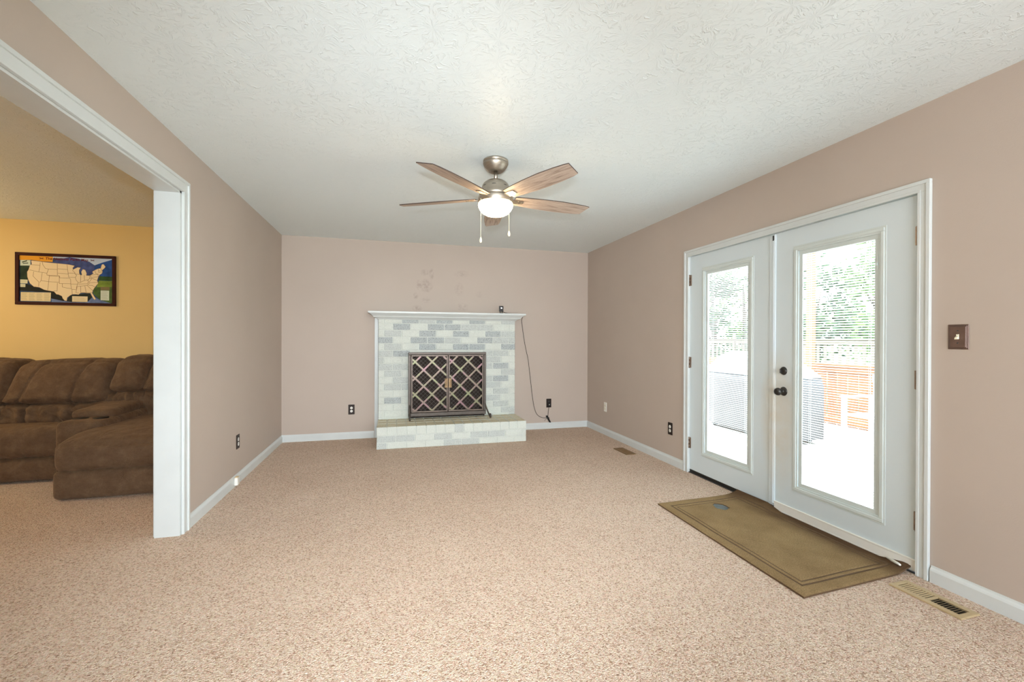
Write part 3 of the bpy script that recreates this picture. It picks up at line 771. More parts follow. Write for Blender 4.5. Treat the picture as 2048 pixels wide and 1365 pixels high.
bm = nb(); lathe(bm, (2.051, YB - .0445, .333), [(0, -.002), (.005, -.0015), (.006, .001), (0, .002)], 12, 'Y')
obj('plug_glint_dot', bm, m_plastic_white, crd, 'painted white glint on plug')  # glint on the plug, painted as a small white disc

# ---------------------------------------------------------------- door mat and floor vents
MC = (2.25, 2.265, 0)
dm = thing('door_mat', 'brown ribbed rubber-edged door mat with a torn hole by the french doors', 'door mat', MC)
def mat_pt(a, b):     # a across (0 room side .. 1 door side), b along (0 near .. 1 far)
    nr, ff = Vector((1.872, 1.642, 0)).lerp(Vector((2.655, 1.690, 0)), a), Vector((1.892, 2.860, 0)).lerp(Vector((2.632, 2.892, 0)), a)
    p = nr.lerp(ff, b)
    lift = max(0, (a - .80) / .20) ** 2
    z = .012 + lift * .032 * min(1, max(0, (b - .66) / .1)) + .03 * max(0, (a - .85) / .15) * min(1, max(0, (.13 - b) / .10))
    z += .003 * noise.noise(Vector((a * 4, b * 6, 3)))
    if a > .985: p.x -= .004
    p.z = z; return p
NA, NB_ = 188, 300
def groove(a, b):      # distance to the stitched border grooves
    g = 9
    for off in (.070, .100):
        da = min(abs(a * .75 - off), abs((1 - a) * .75 - off)); db = min(abs(b * 1.2 - off), abs((1 - b) * 1.2 - off))
        ina = off - .004 < a * .75 < .75 - off + .004; inb = off - .004 < b * 1.2 < 1.2 - off + .004
        g = min(g, da if inb else 9, db if ina else 9)
    return g
bm = nb(); top = [[None] * (NB_ + 1) for _ in range(NA + 1)]; bot = [[None] * (NB_ + 1) for _ in range(NA + 1)]
for i in range(NA + 1):
    for j in range(NB_ + 1):
        a, b = i / NA, j / NB_; p = mat_pt(a, b)
        p.z -= .004 * math.exp(-(groove(a, b) / .0050) ** 2)
        edge = min(a * .75, (1 - a) * .75, b * 1.2, (1 - b) * 1.2)
        if edge < .012: p.z -= .003
        top[i][j] = bm.verts.new(p); bot[i][j] = bm.verts.new(p + Vector((0, 0, -.010 if edge > .001 else -.009)))
hole = lambda i, j: (((i / NA - .500 - .05) * .75) / .052) ** 2 + (((j / NB_) * 1.2 - 1.012) / .060) ** 2 < 1 + .5 * noise.noise(Vector((i * .17, j * .15, 0)))
for i in range(NA):
    for j in range(NB_):
        if hole(i + .5, j + .5): continue
        f = bm.faces.new((top[i][j], top[i + 1][j], top[i + 1][j + 1], top[i][j + 1])); f.smooth = True
        if groove((i + .5) / NA, (j + .5) / NB_) < .0042: f.material_index = 1  # groove faces take the dark binding colour to paint in their shade
        bm.faces.new((bot[i][j], bot[i][j + 1], bot[i + 1][j + 1], bot[i + 1][j]))
bd = [e for e in bm.edges if len(e.link_faces) == 1]
tops = {}
for i in range(NA + 1):
    for j in range(NB_ + 1): tops[top[i][j]] = bot[i][j]
for e in bd:
    if e.verts[0] in tops and e.verts[1] in tops:
        a_, b_ = e.verts
        f = bm.faces.new((a_, b_, tops[b_], tops[a_])); f.material_index = 1
bmesh.ops.delete(bm, geom=[v for v in bm.verts if not v.link_faces], context='VERTS')
obj('mat_surface', bm, [m_mat, m_mat_edge], dm)
bm = nb(); hp = mat_pt(.55, .843)
pts = [(hp.x + .056 * math.cos(t) * (1 + .12 * math.sin(3 * t)), hp.y + .064 * math.sin(t) * (1 + .1 * math.sin(4 * t + 1))) for t in [q * math.pi / 12 for q in range(24)]]
poly_prism(bm, pts, 'Z', .0035, .006)
obj('exposed_backing', bm, m_backing, dm, 'grey rubber showing through the torn hole')

def vent(name, label, c, w_, l_, ang, mat_, bare):
    v = thing(name, label, 'floor vent', (c[0], c[1], 0), None)
    T = Matrix.Translation((c[0], c[1], .0068)) @ Matrix.Rotation(ang, 4, 'Z') @ Matrix.Diagonal((1, 1, .58, 1))
    bm = nb(); hw, hl = w_ / 2, l_ / 2; ow, ol = .034, hl - .022
    for b in ((-hw, -ow, -hl, hl), (ow, hw, -hl, hl), (-ow, ow, -hl, -ol), (-ow, ow, ol, hl), (-ow, ow, -.006, .006)):
        box(bm, b[0], b[1], b[2], b[3], -.0115, .004, .0015)
    bm.transform(T); obj('frame', bm, mat_, v)
    bm = nb(); n = 9
    for s_ in (-1, 1):
        for i in range(n):
            y = s_ * (.010 + (i + .5) * (ol - .012) / n)
            A = [(y - .006, -.006 * s_), (y + .006, .0035 * s_ - (0 if s_ > 0 else 0)), (y + .0066, .0028 * s_), (y - .0054, -.0067 * s_)]
            if bare and s_ < 0: A = [(y - .0065, .0020), (y + .0005, -.0095), (y + .0012, -.0090), (y - .0058, .0026)]
            else: A = [(y - .0052, -.0006), (y + .0026, .0012), (y + .0026, .0022), (y - .0052, .0004)]
            poly_prism(bm, A, 'X', -ow, ow)
    bm.transform(T); obj('louvres', bm, mat_, v)
    bm = nb(); box(bm, -ow, ow, -ol, ol, -.0110, -.0104); bm.transform(T)
    obj('duct_shade', bm, m_vent_dark, v)  # dark sheet stands for the shade below the louvres
    return v
vent('floor_vent', 'tan metal floor vent beside the door mat corner', (2.452, 1.483), .122, .288, math.radians(1), m_vent, True)
vent('floor_vent', 'small brown floor vent far along the right baseboard', (2.436, 4.315), .115, .275, math.radians(1), m_vent_brown, False)

# ---------------------------------------------------------------- sectional sofa in the left room
def soft(x0, x1, y0, y1, z0, z1, r=.06, res=.025, puff=(0, 0, 0), wr=.004, ws=6, seams=(), seed=0, taper=None, shear=0):
    bm = nb(); bmesh.ops.create_cube(bm, size=1)
    L = (x1 - x0, y1 - y0, z1 - z0); C_ = Vector(((x0 + x1) / 2, (y0 + y1) / 2, (z0 + z1) / 2))
    bm.free(); bm = nb()
    nx, ny, nz = [max(4, int(l / res)) for l in L]
    vid = {}
    def gv(i, j, k):
        key = (i, j, k)
        if key not in vid: vid[key] = bm.verts.new((x0 + L[0] * i / nx, y0 + L[1] * j / ny, z0 + L[2] * k / nz))
        return vid[key]
    for i in range(nx):
        for j in range(ny):
            for k in (0, nz): bm.faces.new((gv(i, j, k), gv(i + 1, j, k), gv(i + 1, j + 1, k), gv(i, j + 1, k)))
    for i in range(nx):
        for k in range(nz):
            for j in (0, ny): bm.faces.new((gv(i, j, k), gv(i + 1, j, k), gv(i + 1, j, k + 1), gv(i, j, k + 1)))
    for j in range(ny):
        for k in range(nz):
            for i in (0, nx): bm.faces.new((gv(i, j, k), gv(i, j + 1, k), gv(i, j + 1, k + 1), gv(i, j, k + 1)))
    hx, hy, hz = L[0] / 2, L[1] / 2, L[2] / 2; r = min(r, hx * .95, hy * .95, hz * .95)
    for v in bm.verts:
        d = v.co - C_
        q = Vector((max(-hx + r, min(hx - r, d.x)), max(-hy + r, min(hy - r, d.y)), max(-hz + r, min(hz - r, d.z))))
        n_ = (d - q); nl = n_.length
        nn = n_.normalized() if nl > 1e-9 else Vector((0, 0, 1))
        p = q + nn * min(r, nl) if nl > r * .999 else d
        if nl > 1e-9: p = q + nn * r
        u = Vector((d.x / hx, d.y / hy, d.z / hz))
        p.x += nn.x * puff[0] * (1 - u.y ** 2) * (1 - u.z ** 2); p.y += nn.y * puff[1] * (1 - u.x ** 2) * (1 - u.z ** 2) if True else 0; p.z += nn.z * puff[2] * (1 - u.x ** 2) * (1 - u.y ** 2)
        s_ = Vector((d.x * ws + seed * 3.1, d.y * ws, d.z * ws * .8 + seed))
        wv = noise.noise(s_) * .6 + abs(noise.noise(s_ * 2.3)) * -.7 + noise.noise(s_ * .5)
        p += nn * wr * wv
        for sx, dep in seams:
            xx = sx + (.0 if not shear else shear * (d.z / hz) * .5)
            p -= nn * dep * math.exp(-((d.x / hx - xx) * hx / .0125) ** 2)
        if taper: p = taper(p, u)
        v.co = C_ + p
    smooth_all(bm)
    return bm
so = thing('sectional_sofa', 'dark brown microfibre reclining sectional sofa against the yellow wall', 'sofa', (-2.7, 4.9, 0))
def P_(name, label=None, **kw):
    a = kw.pop('dims'); return obj(name, soft(*a, **kw), m_sofa, so, label)
# chaise at the right, its wide front facing the camera
def ch_t(p, u):
    if u.z > 0 and u.y < -.5: p.z -= .05 * u.z * ((-u.y - .5) / .5) ** 2
    return p
P_('chaise_cushion', dims=(-2.458, -1.44, 4.015, 5.16, .205, .475), r=.075, puff=(0, .015, .02), wr=.010, ws=4, seed=1, taper=ch_t)
P_('chaise_base', dims=(-2.455, -1.44, 4.030, 5.16, .004, .222), r=.040, puff=(0, .014, 0), wr=.006, ws=4, seed=2)
# seats left of the console
def st_t(p, u):
    if u.z > 0: p.z -= .030 * (u.y + 1) * u.z
    return p
P_('seat_cushion', dims=(-3.60, -2.66, 4.58, 5.28, .205, .468), r=.070, puff=(0, .02, .01), wr=.012, ws=5, seed=3, seams=((.3, .012),), taper=st_t)
P_('footrest_panel', dims=(-3.60, -2.67, 4.60, 5.2, .008, .214), r=.045, puff=(0, .016, 0), wr=.008, ws=5, seed=4)
P_('seat_cushion', dims=(-4.55, -3.61, 4.58, 5.28, .205, .468), r=.070, puff=(0, .02, .01), wr=.012, ws=5, seed=5, taper=st_t)
P_('footrest_panel', dims=(-4.55, -3.61, 4.60, 5.2, .008, .214), r=.045, puff=(0, .016, 0), wr=.008, ws=5, seed=6)
# console with cup holders and padded arm
co = P_('console', dims=(-2.685, -2.350, 4.44, 5.25, .02, .530), r=.05, wr=.004, seed=7)
for cx in (-2.590, -2.445):
    bm = nb(); lathe(bm, (cx, 4.600, .5275), [(.048, -.05), (.048, .005), (.053, .007), (.055, .004), (.053, .0), (.0, -.002)], 28)
    lathe(bm, (cx, 4.600, .5320), [(0, 0), (.047, 0), (.047, .0015), (0, .0015)], 28)
    obj('cup_holder', bm, m_black, co, 'black cup holder well')
def pad_t(p, u):
    p.z += .012 * u.y; return p
obj('arm_pad', soft(-2.715, -2.390, 4.68, 5.26, .515, .598, r=.038, puff=(0, 0, .012), wr=.003, seed=8, taper=pad_t), m_sofa, co)
# backs: upper pillow over a gathered lumbar roll
LEAN = [.03]
def bk(p, u):
    p.y += .05 * u.z + .04 * max(0, u.z) ** 3
    if u.x < 0: p.x += LEAN[0] * u.z * -u.x
    return p
def pleat(p, u):      # vertical gathers fanning from the top seam
    a = u.x * 9 + 1.5 * noise.noise(Vector((u.x * 2, u.z, 5)))
    if u.y < 0: p.y += .016 * math.sin(a * 2.2 + u.z * 1.6) * (1 - u.z * u.z) + .022 * noise.noise(Vector((u.x * 5 + u.z * 2.5, u.z * 1.5, 9)))
    return p
def back(x0, x1, zs, zt, sd, seams, lean=.05):
    LEAN[0] = lean
    P_('back_cushion', dims=(x0, x1, 5.17, 5.52, zs, zt), r=.070, puff=(.01, .045, .02), wr=.013, ws=5, seed=sd, seams=seams, taper=bk, shear=.25, res=.011)
    P_('lumbar_cushion', dims=(x0 - .06, x1 + .02, 5.16, 5.48, .36, zs + .012), r=.07, puff=(0, .05, 0), wr=.022, ws=7, seed=sd + 20, seams=((-.55, .022), (.30, .022)), taper=pleat, res=.012)
back(-3.475, -2.685, .600, 1.000, 11, ((-.56, .016), (.38, .016)))
back(-2.672, -2.385, .695, 1.030, 12, (), .022)
back(-2.375, -1.46, .695, 1.030, 13, ((-.3, .010),))
back(-4.45, -3.475, .600, 1.020, 14, ((.5, .014),))
P_('back_frame', dims=(-4.55, -1.45, 5.42, 5.66, .03, .93), r=.06, wr=.003, seed=15, res=.05)

# ---------------------------------------------------------------- framed map on the yellow wall
MU, MV, MY = -3.747, 1.563, YB
MW, MH = .858, .538
mp = thing('framed_map', 'framed United States national parks map on the yellow wall', 'framed map', (MU + MW / 2, MY, MV))
bm = nb(); bw = .030
for b in ((0, MW, 0, bw), (0, MW, MH - bw, MH), (0, bw, bw, MH - bw), (MW - bw, MW, bw, MH - bw)):
    box(bm, MU + b[0], MU + b[1], MY - .022, MY - .001, MV + b[2], MV + b[3], .003, 0, 2)
obj('frame', bm, simple('mahogany_frame', rgb(58, 24, 15), .6, 0, .15, nscale=14, namt=.2), mp)
LAND = [(0.129, 0.4581), (0.1715, 0.4552), (0.2192, 0.4487), (0.2824, 0.443), (0.3462, 0.4384), (0.4286, 0.4328), (0.4572, 0.4284), (0.4936, 0.4199), (0.4777, 0.3956), (0.4802, 0.3798), (0.5197, 0.4051), (0.5459, 0.4018), (0.5326, 0.3756), (0.5349, 0.3406), (0.5443, 0.3237), (0.5569, 0.3254), (0.5509, 0.3572), (0.5643, 0.3866), (0.5854, 0.3811), (0.5983, 0.3463), (0.5955, 0.3218), (0.6247, 0.3216), (0.6569, 0.3455), (0.6463, 0.3611), (0.6678, 0.3814), (0.7001, 0.3989), (0.7216, 0.403), (0.7271, 0.4292), (0.7326, 0.4456), (0.7461, 0.4494), (0.7649, 0.4211), (0.7485, 0.3977), (0.7349, 0.3842), (0.7375, 0.3649), (0.732, 0.3485), (0.7104, 0.3314), (0.7022, 0.3117), (0.694, 0.2855), (0.6912, 0.2725), (0.6991, 0.2404), (0.6828, 0.2172), (0.6665, 0.1908), (0.653, 0.1646), (0.6474, 0.1353), (0.6607, 0.1098), (0.6765, 0.081), (0.6738, 0.0648), (0.6604, 0.071), (0.6446, 0.1029), (0.6314, 0.1349), (0.6021, 0.1341), (0.5704, 0.1384), (0.5439, 0.1326), (0.528, 0.1161), (0.5017, 0.1186), (0.4755, 0.1179), (0.4545, 0.1046), (0.4309, 0.0817), (0.4254, 0.0464), (0.4072, 0.0524), (0.3919, 0.0712), (0.3843, 0.0965), (0.3561, 0.1116), (0.3381, 0.1143), (0.3178, 0.1423), (0.2618, 0.1514), (0.2339, 0.1588), (0.1937, 0.1828), (0.1486, 0.1876), (0.1165, 0.2209), (0.1043, 0.2517), (0.0948, 0.2887), (0.0929, 0.3383), (0.1056, 0.3637), (0.116, 0.4077), (0.1311, 0.4209), (0.1265, 0.4548)]
BORDERS = [[(0.126, 0.4144), (0.2011, 0.4116)], [(0.1105, 0.3608), (0.1878, 0.3423), (0.2585, 0.3326)], [(0.2192, 0.4487), (0.2239, 0.4189), (0.2463, 0.3792), (0.2716, 0.3759), (0.3456, 0.3753)], [(0.2014, 0.4397), (0.1984, 0.3927), (0.1904, 0.3424)], [(0.3462, 0.4384), (0.3466, 0.3121)], [(0.3508, 0.3818), (0.4308, 0.3789)], [(0.4286, 0.4328), (0.4334, 0.3778), (0.4431, 0.2987)], [(0.3478, 0.3362), (0.4045, 0.3334), (0.4356, 0.3302)], [(0.2716, 0.3759), (0.2585, 0.3326), (0.2583, 0.3125), (0.2786, 0.3095), (0.345, 0.3095)], [(0.1477, 0.3437), (0.1422, 0.2967), (0.1918, 0.236), (0.1888, 0.192)], [(0.218, 0.3341), (0.2096, 0.2554), (0.1993, 0.2362)], [(0.2583, 0.3125), (0.2786, 0.307), (0.2728, 0.2388)], [(0.2096, 0.2523), (0.2728, 0.2438), (0.3598, 0.2417)], [(0.2801, 0.3051), (0.3629, 0.302), (0.3623, 0.226)], [(0.2728, 0.2388), (0.2643, 0.1515)], [(0.3469, 0.235), (0.3436, 0.1494), (0.3154, 0.1505)], [(0.3628, 0.2874), (0.4482, 0.2881), (0.4585, 0.277), (0.4607, 0.2293), (0.3623, 0.2279)], [(0.3881, 0.2268), (0.3877, 0.1919), (0.4239, 0.1835), (0.4655, 0.1784), (0.4607, 0.2293)], [(0.3477, 0.3172), (0.3655, 0.3053), (0.3654, 0.2875), (0.4404, 0.2878)], [(0.4357, 0.341), (0.493, 0.3421), (0.5111, 0.3204), (0.5005, 0.2977), (0.4431, 0.2968)], [(0.4802, 0.3798), (0.4775, 0.3669), (0.4957, 0.3486), (0.4981, 0.3327), (0.5428, 0.3313)], [(0.5005, 0.2977), (0.5055, 0.2723), (0.5237, 0.2442), (0.5447, 0.2449), (0.548, 0.3219)], [(0.4607, 0.2261), (0.5183, 0.2267), (0.5101, 0.1893), (0.5099, 0.1669), (0.4707, 0.1702), (0.4655, 0.1784)], [(0.4707, 0.1702), (0.4729, 0.1179)], [(0.5099, 0.1669), (0.5045, 0.1379), (0.5281, 0.1321)], [(0.5237, 0.2442), (0.5183, 0.2267), (0.5128, 0.2022), (0.6027, 0.2166), (0.6242, 0.2444), (0.6991, 0.2534)], [(0.5154, 0.1991), (0.5099, 0.1669)], [(0.546, 0.2052), (0.5476, 0.1339)], [(0.5825, 0.2095), (0.5942, 0.1391), (0.5492, 0.1378)], [(0.5942, 0.1391), (0.6475, 0.1405)], [(0.6027, 0.2166), (0.6344, 0.1802), (0.653, 0.1646)], [(0.6134, 0.2182), (0.6453, 0.218), (0.6746, 0.2008)], [(0.5448, 0.2481), (0.5739, 0.2651), (0.5925, 0.2754), (0.6111, 0.2697), (0.6136, 0.2504), (0.6028, 0.234), (0.5236, 0.2281)], [(0.577, 0.323), (0.5793, 0.2717)], [(0.6247, 0.3184), (0.6245, 0.2895), (0.6031, 0.2694)], [(0.6328, 0.3284), (0.697, 0.3374), (0.6995, 0.3116), (0.6352, 0.3027), (0.6328, 0.3284)], [(0.6245, 0.2895), (0.6458, 0.2935), (0.6189, 0.2506)], [(0.6458, 0.2935), (0.6885, 0.2724)], [(0.6678, 0.3814), (0.6783, 0.3463), (0.705, 0.3377)], [(0.7001, 0.3989), (0.7052, 0.3571), (0.7321, 0.3614)], [(0.7216, 0.403), (0.7322, 0.3776)], [(0.7053, 0.3765), (0.7322, 0.3744)]]
PATCH = {'orange': [(0.0291, 0.5069), (0.3085, 0.5077), (0.3054, 0.451), (0.2192, 0.4531), (0.1266, 0.4642), (0.03, 0.4594)], 'sky': [(0.3085, 0.5077), (0.8213, 0.5127), (0.8196, 0.4918), (0.6681, 0.4329), (0.6204, 0.4693), (0.5256, 0.4966), (0.3083, 0.492)], 'mtn': [(0.3028, 0.4477), (0.344, 0.4749), (0.4474, 0.5085), (0.5256, 0.4966), (0.6204, 0.4693), (0.6681, 0.4329), (0.6569, 0.3455), (0.5982, 0.3206), (0.5509, 0.3572), (0.426, 0.4282)], 'mtn2': [(0.6681, 0.4329), (0.7435, 0.4687), (0.8207, 0.4984), (0.8219, 0.3163), (0.7319, 0.3193), (0.6568, 0.3358)], 'forest': [(0.7103, 0.3185), (0.8219, 0.3163), (0.8216, 0.2739), (0.7046, 0.273)], 'meadow': [(0.7046, 0.2697), (0.8216, 0.2706), (0.8218, 0.2054), (0.6827, 0.201)], 'grass': [(0.6559, 0.2002), (0.8224, 0.2086), (0.8214, 0.0288), (0.7302, 0.053), (0.6554, 0.1291)], 'lforest': [(0.0343, 0.404), (0.111, 0.4013), (0.0994, 0.2577), (0.0325, 0.2553)], 'dark': [(0.0317, 0.1809), (0.089, 0.2138), (0.1987, 0.1735), (0.3204, 0.1455), (0.3843, 0.0901), (0.4071, 0.0397), (0.2941, 0.0626), (0.2896, 0.132), (0.0312, 0.1436)], 'dark2': [(0.4254, 0.0464), (0.4545, 0.1078), (0.6234, 0.1347), (0.6445, 0.0965), (0.6015, 0.0373), (0.4435, 0.0309)], 'river': [(0.2941, 0.0689), (0.3968, 0.0458), (0.4748, 0.0347), (0.6015, 0.0373), (0.6552, 0.0967), (0.7303, 0.0595), (0.8214, 0.0288), (0.2988, 0.0247)], 'p1': [(0.0374, 0.4585), (0.1216, 0.4608), (0.121, 0.4048), (0.0367, 0.401)], 'p2': [(0.0365, 0.2586), (0.0984, 0.2577), (0.0965, 0.219), (0.0361, 0.2182)], 'p3': [(0.037, 0.2133), (0.08, 0.2122), (0.0787, 0.1811), (0.0376, 0.1811)], 'p4': [(0.0409, 0.1283), (0.2922, 0.1308), (0.2887, 0.0384), (0.0399, 0.0381)], 'p5': [(0.4727, 0.0987), (0.6072, 0.0988), (0.6057, 0.0407), (0.4722, 0.0398)], 'p6': [(0.7212, 0.1665), (0.7971, 0.1668), (0.7965, 0.061), (0.7206, 0.0626)], 'p7': [(0.7193, 0.2054), (0.8006, 0.206), (0.8004, 0.1721), (0.7202, 0.1711)]}
MCOL = dict(base=rgb(46, 70, 100), orange=rgb(232, 160, 40), sky=rgb(190, 204, 222), mtn=rgb(66, 78, 128), mtn2=rgb(36, 74, 136), forest=rgb(44, 72, 36), meadow=rgb(118, 138, 52), grass=rgb(72, 96, 46),
            lforest=rgb(36, 54, 34), dark=rgb(22, 26, 22), dark2=rgb(32, 40, 36), river=rgb(104, 122, 160), p1=rgb(206, 216, 196), p2=rgb(220, 216, 180), p3=rgb(220, 216, 180), p4=rgb(226, 208, 162), p5=rgb(230, 212, 170), p6=rgb(206, 216, 196), p7=rgb(128, 112, 74),
            land=rgb(236, 214, 170), line=rgb(142, 102, 66), text=rgb(104, 22, 16), rule=rgb(150, 132, 98))
MK = list(MCOL); mm = [simple('map_ink_' + k, MCOL[k], .6, 0, .2, nscale=18 if k in ('mtn', 'forest', 'grass', 'lforest', 'dark', 'meadow', 'mtn2', 'river', 'base') else 0, namt=.35) for k in MK]
bm = nb()
def flat(pts, y, key):
    y = ly + (y - ly) * .3
    vs_ = [bm.verts.new((MU + u, y, MV + v)) for u, v in pts]
    f = bm.faces.new(vs_); f.material_index = MK.index(key)
    if f.normal.y > 0: f.normal_flip()
    f.normal_update()
    if f.normal.y > 0: f.normal_flip()
    if len(pts) > 4: bmesh.ops.triangulate(bm, faces=[f])
ly = MY - .008
flat([(bw - .002, bw - .002), (MW - bw + .002, bw - .002), (MW - bw + .002, MH - bw + .002), (bw - .002, MH - bw + .002)], ly, 'base')
for i, k_ in enumerate(('orange', 'sky', 'mtn', 'mtn2', 'forest', 'meadow', 'grass', 'lforest', 'dark', 'dark2', 'river')):
    flat([(min(max(u, bw - .001), MW - bw + .001), min(max(v, bw - .001), MH - bw + .001)) for u, v in PATCH[k_]], ly - .0002 * (i + 1), k_)
flat(LAND, ly - .003, 'land')
def strip(a, b, w_, y, key):
    a, b = Vector(a), Vector(b); d = (b - a)
    if d.length < 1e-5: return
    n_ = Vector((-d.y, d.x)).normalized() * w_ / 2; e = d.normalized() * w_ * .3; a = a - e; b = b + e
    flat([tuple(a + n_), tuple(b + n_), tuple(b - n_), tuple(a - n_)], y, key)
for ln in BORDERS:
    for a_, b_ in zip(ln, ln[1:]): strip(a_, b_, .0030, ly - .0034, 'line')
for a_, b_ in zip(LAND, LAND[1:]): strip(a_, b_, .0022, ly - .0033, 'line')
for i, k_ in enumerate(('p1', 'p2', 'p3', 'p4', 'p5', 'p6', 'p7')): flat(PATCH[k_], ly - .0038, k_)
for k_, rows in (('p4', 7), ('p6', 8), ('p5', 2), ('p2', 2), ('p3', 2)):       # lines of small print
    us = [u for u, v in PATCH[k_]]; vv = [v for u, v in PATCH[k_]]
    for r in range(rows):
        v = min(vv) + (max(vv) - min(vv)) * (r + 1) / (rows + 1); cols = 4 if k_ == 'p4' else 1
        for c in range(cols):
            ua = min(us) + (max(us) - min(us)) * (c + .1) / cols; ub = min(us) + (max(us) - min(us)) * (c + .85 - .2 * ((r * 7 + c * 3) % 3) / 3) / cols
            strip((ua, v), (ub, v), .0022, ly - .0042, 'rule')
strip((.055, .438), (.09, .452), .010, ly - .0042, 'lforest'); strip((.06, .425), (.10, .430), .008, ly - .0042, 'lforest')
def text_into(txt, size, u, v, y, key):
    cu = bpy.data.curves.new('t', 'FONT'); cu.body = txt; cu.size = size; cu.align_x = 'CENTER'; cu.align_y = 'CENTER'; cu.shear = .12; cu.offset = .0008; cu.space_character = 1.08
    to = bpy.data.objects.new('t', cu); COL.objects.link(to)
    bpy.context.view_layer.update()
    me = to.to_mesh(); vm = {}
    for vv in me.vertices: vm[vv.index] = bm.verts.new((MU + u + vv.co.x, ly + (y - ly) * .3, MV + v + vv.co.y))
    for p in me.polygons:
        try: f = bm.faces.new([vm[i] for i in p.vertices]); f.material_index = MK.index(key)
        except ValueError: pass
    to.to_mesh_clear(); bpy.data.objects.remove(to); bpy.data.curves.remove(cu)
text_into('The National Parks Map', .0345, .428, .4835, ly - .0044, 'text')
for cu_, s_ in ((.212, 1), (.648, -1)):      # small flourishes either side of the title
    strip((cu_ - .016, .4915), (cu_ + .016, .4775), .005, ly - .0044, 'text'); strip((cu_ - .016, .4765), (cu_ + .016, .4895), .005, ly - .0044, 'text')
obj('map_print', bm, mm, mp, recalc=False)

# ---------------------------------------------------------------- outside: deck, rails, grill, trees
DK = -.12
bm = nb(); y = 1.0; 
x = XR + .17
while x < 7.0:
    box(bm, x, x + .138, -1.0, 12.5, DK - .04, DK, .004); x += .145
struct('deck', bm, m_deck, 'sun-bleached deck boards outside the french doors', 'deck')
bm = nb(); box(bm, XR + .16, 90, -30, 90, -1.3, -1.1); struct('lawn', bm, m_lawn, 'grass beyond the deck', 'lawn')
def railing(name, label, x, y0, y1, zb, zt, pitch, bw_, posts, mat_, mpost, zfoot, cap):
    t = thing(name, label, 'railing', (x, (y0 + y1) / 2, zfoot))
    bm = nb(); box(bm, x - .075, x + .075, y0, y1, zt - .035, zt, .006); box(bm, x - .02, x + .02, y0, y1, zt - .14, zt - .035, .004); obj('top_rail', bm, mat_, t)
    bm = nb(); box(bm, x - .02, x + .02, y0, y1, zb + .06, zb + .15, .004); obj('bottom_rail', bm, mat_, t)
    y = y0 + .06; rn = random.Random(int(x * 10))
    while y < y1 - .06:
        bm = nb(); box(bm, x + .02, x + .042, y, y + bw_, zb + .03, zt - .045, .003); obj('baluster', bm, mat_, t)
        y += pitch * (1 + rn.uniform(-.03, .03))
    for yy in posts:
        bm = nb(); box(bm, x - .045, x + .045, yy - .045, yy + .045, zfoot, zt + (.07 if cap else -.03), .004)
        if cap: lathe(bm, (x, yy, zt + .07), [(0, 0), (.06, 0), (.06, .015), (.03, .02), (.045, .05), (.03, .08), (0, .09)], 14)
        obj('post', bm, mpost, t)
    return t
railing('deck_railing', 'orange stained wooden railing at the edge of the deck', 6.62, 2.6, 12.3, DK, .865, .165, .140, (3.3, 5.85, 8.4, 11.0), m_rail, m_rail, -1.1, False)
railing('garden_railing', 'pale wooden railing farther out behind the orange deck railing', 10.4, 4.5, 17.0, .34, 1.26, .19, .075, (5.2, 7.25, 9.6, 11.6, 13.9, 16.2), m_rail_pale, m_rail_pale, -1.1, True)
bm = nb(); box(bm, 6.36, 6.46, 5.48, 5.57, DK, 3.2, .005)
ps = obj('porch_post', bm, m_rail); tag(ps, 'tall reddish wooden post by the deck railing', 'post')
gr = thing('covered_grill', 'large barbecue grill under a grey cover on the deck', 'grill', (5.1, 5.15, DK))
bm = nb()
gx0, gx1, gy0, gy1 = 4.80, 5.38, 4.45, 5.98
secs = [(.0, DK + .10), (.0, .60), (.03, .76), (.10, .80), (.34, 1.02), (.52, 1.06), (.66, 1.06)]
prof = [(gx0, gx1, gy0, gy1, DK + .06), (gx0, gx1, gy0, gy1, .62), (gx0 + .02, gx1 - .02, gy0 + .02, gy1 - .02, .74)]
def ringbox(x0, x1, y0, y1, z, n=5):
    return [(x0, y0 + (y1 - y0) * i / n, z) for i in range(n)] + [(x0 + (x1 - x0) * i / n, y1, z) for i in range(n)] + [(x1, y1 - (y1 - y0) * i / n, z) for i in range(n)] + [(x1 - (x1 - x0) * i / n, y0, z) for i in range(n)]
rg = [[bm.verts.new(Vector(p) + Vector((.015 * noise.noise(Vector(p) * 4), .015 * noise.noise(Vector(p) * 5), 0))) for p in ringbox(*q)] for q in prof]
for a, b in zip(rg, rg[1:]):
    for i in range(len(a)): bm.faces.new((a[i], a[(i + 1) % len(a)], b[(i + 1) % len(a)], b[i])).smooth = True
bm.faces.new(rg[-1])
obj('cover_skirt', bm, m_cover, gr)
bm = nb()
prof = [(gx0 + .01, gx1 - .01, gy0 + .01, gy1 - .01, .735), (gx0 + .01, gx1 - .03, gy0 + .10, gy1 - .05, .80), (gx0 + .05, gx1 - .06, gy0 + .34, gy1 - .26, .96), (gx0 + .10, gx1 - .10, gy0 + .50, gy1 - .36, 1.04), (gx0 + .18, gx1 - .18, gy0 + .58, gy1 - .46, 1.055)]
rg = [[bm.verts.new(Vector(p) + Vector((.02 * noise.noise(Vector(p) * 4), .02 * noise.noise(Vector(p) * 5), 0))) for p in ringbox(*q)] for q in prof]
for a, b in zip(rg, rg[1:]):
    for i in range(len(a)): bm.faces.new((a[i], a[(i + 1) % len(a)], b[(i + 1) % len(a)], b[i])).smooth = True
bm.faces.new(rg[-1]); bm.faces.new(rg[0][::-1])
obj('hood_cover', bm, m_cover_sunlit, gr, 'grey cover over the grill hood with its sunlit tone painted in')
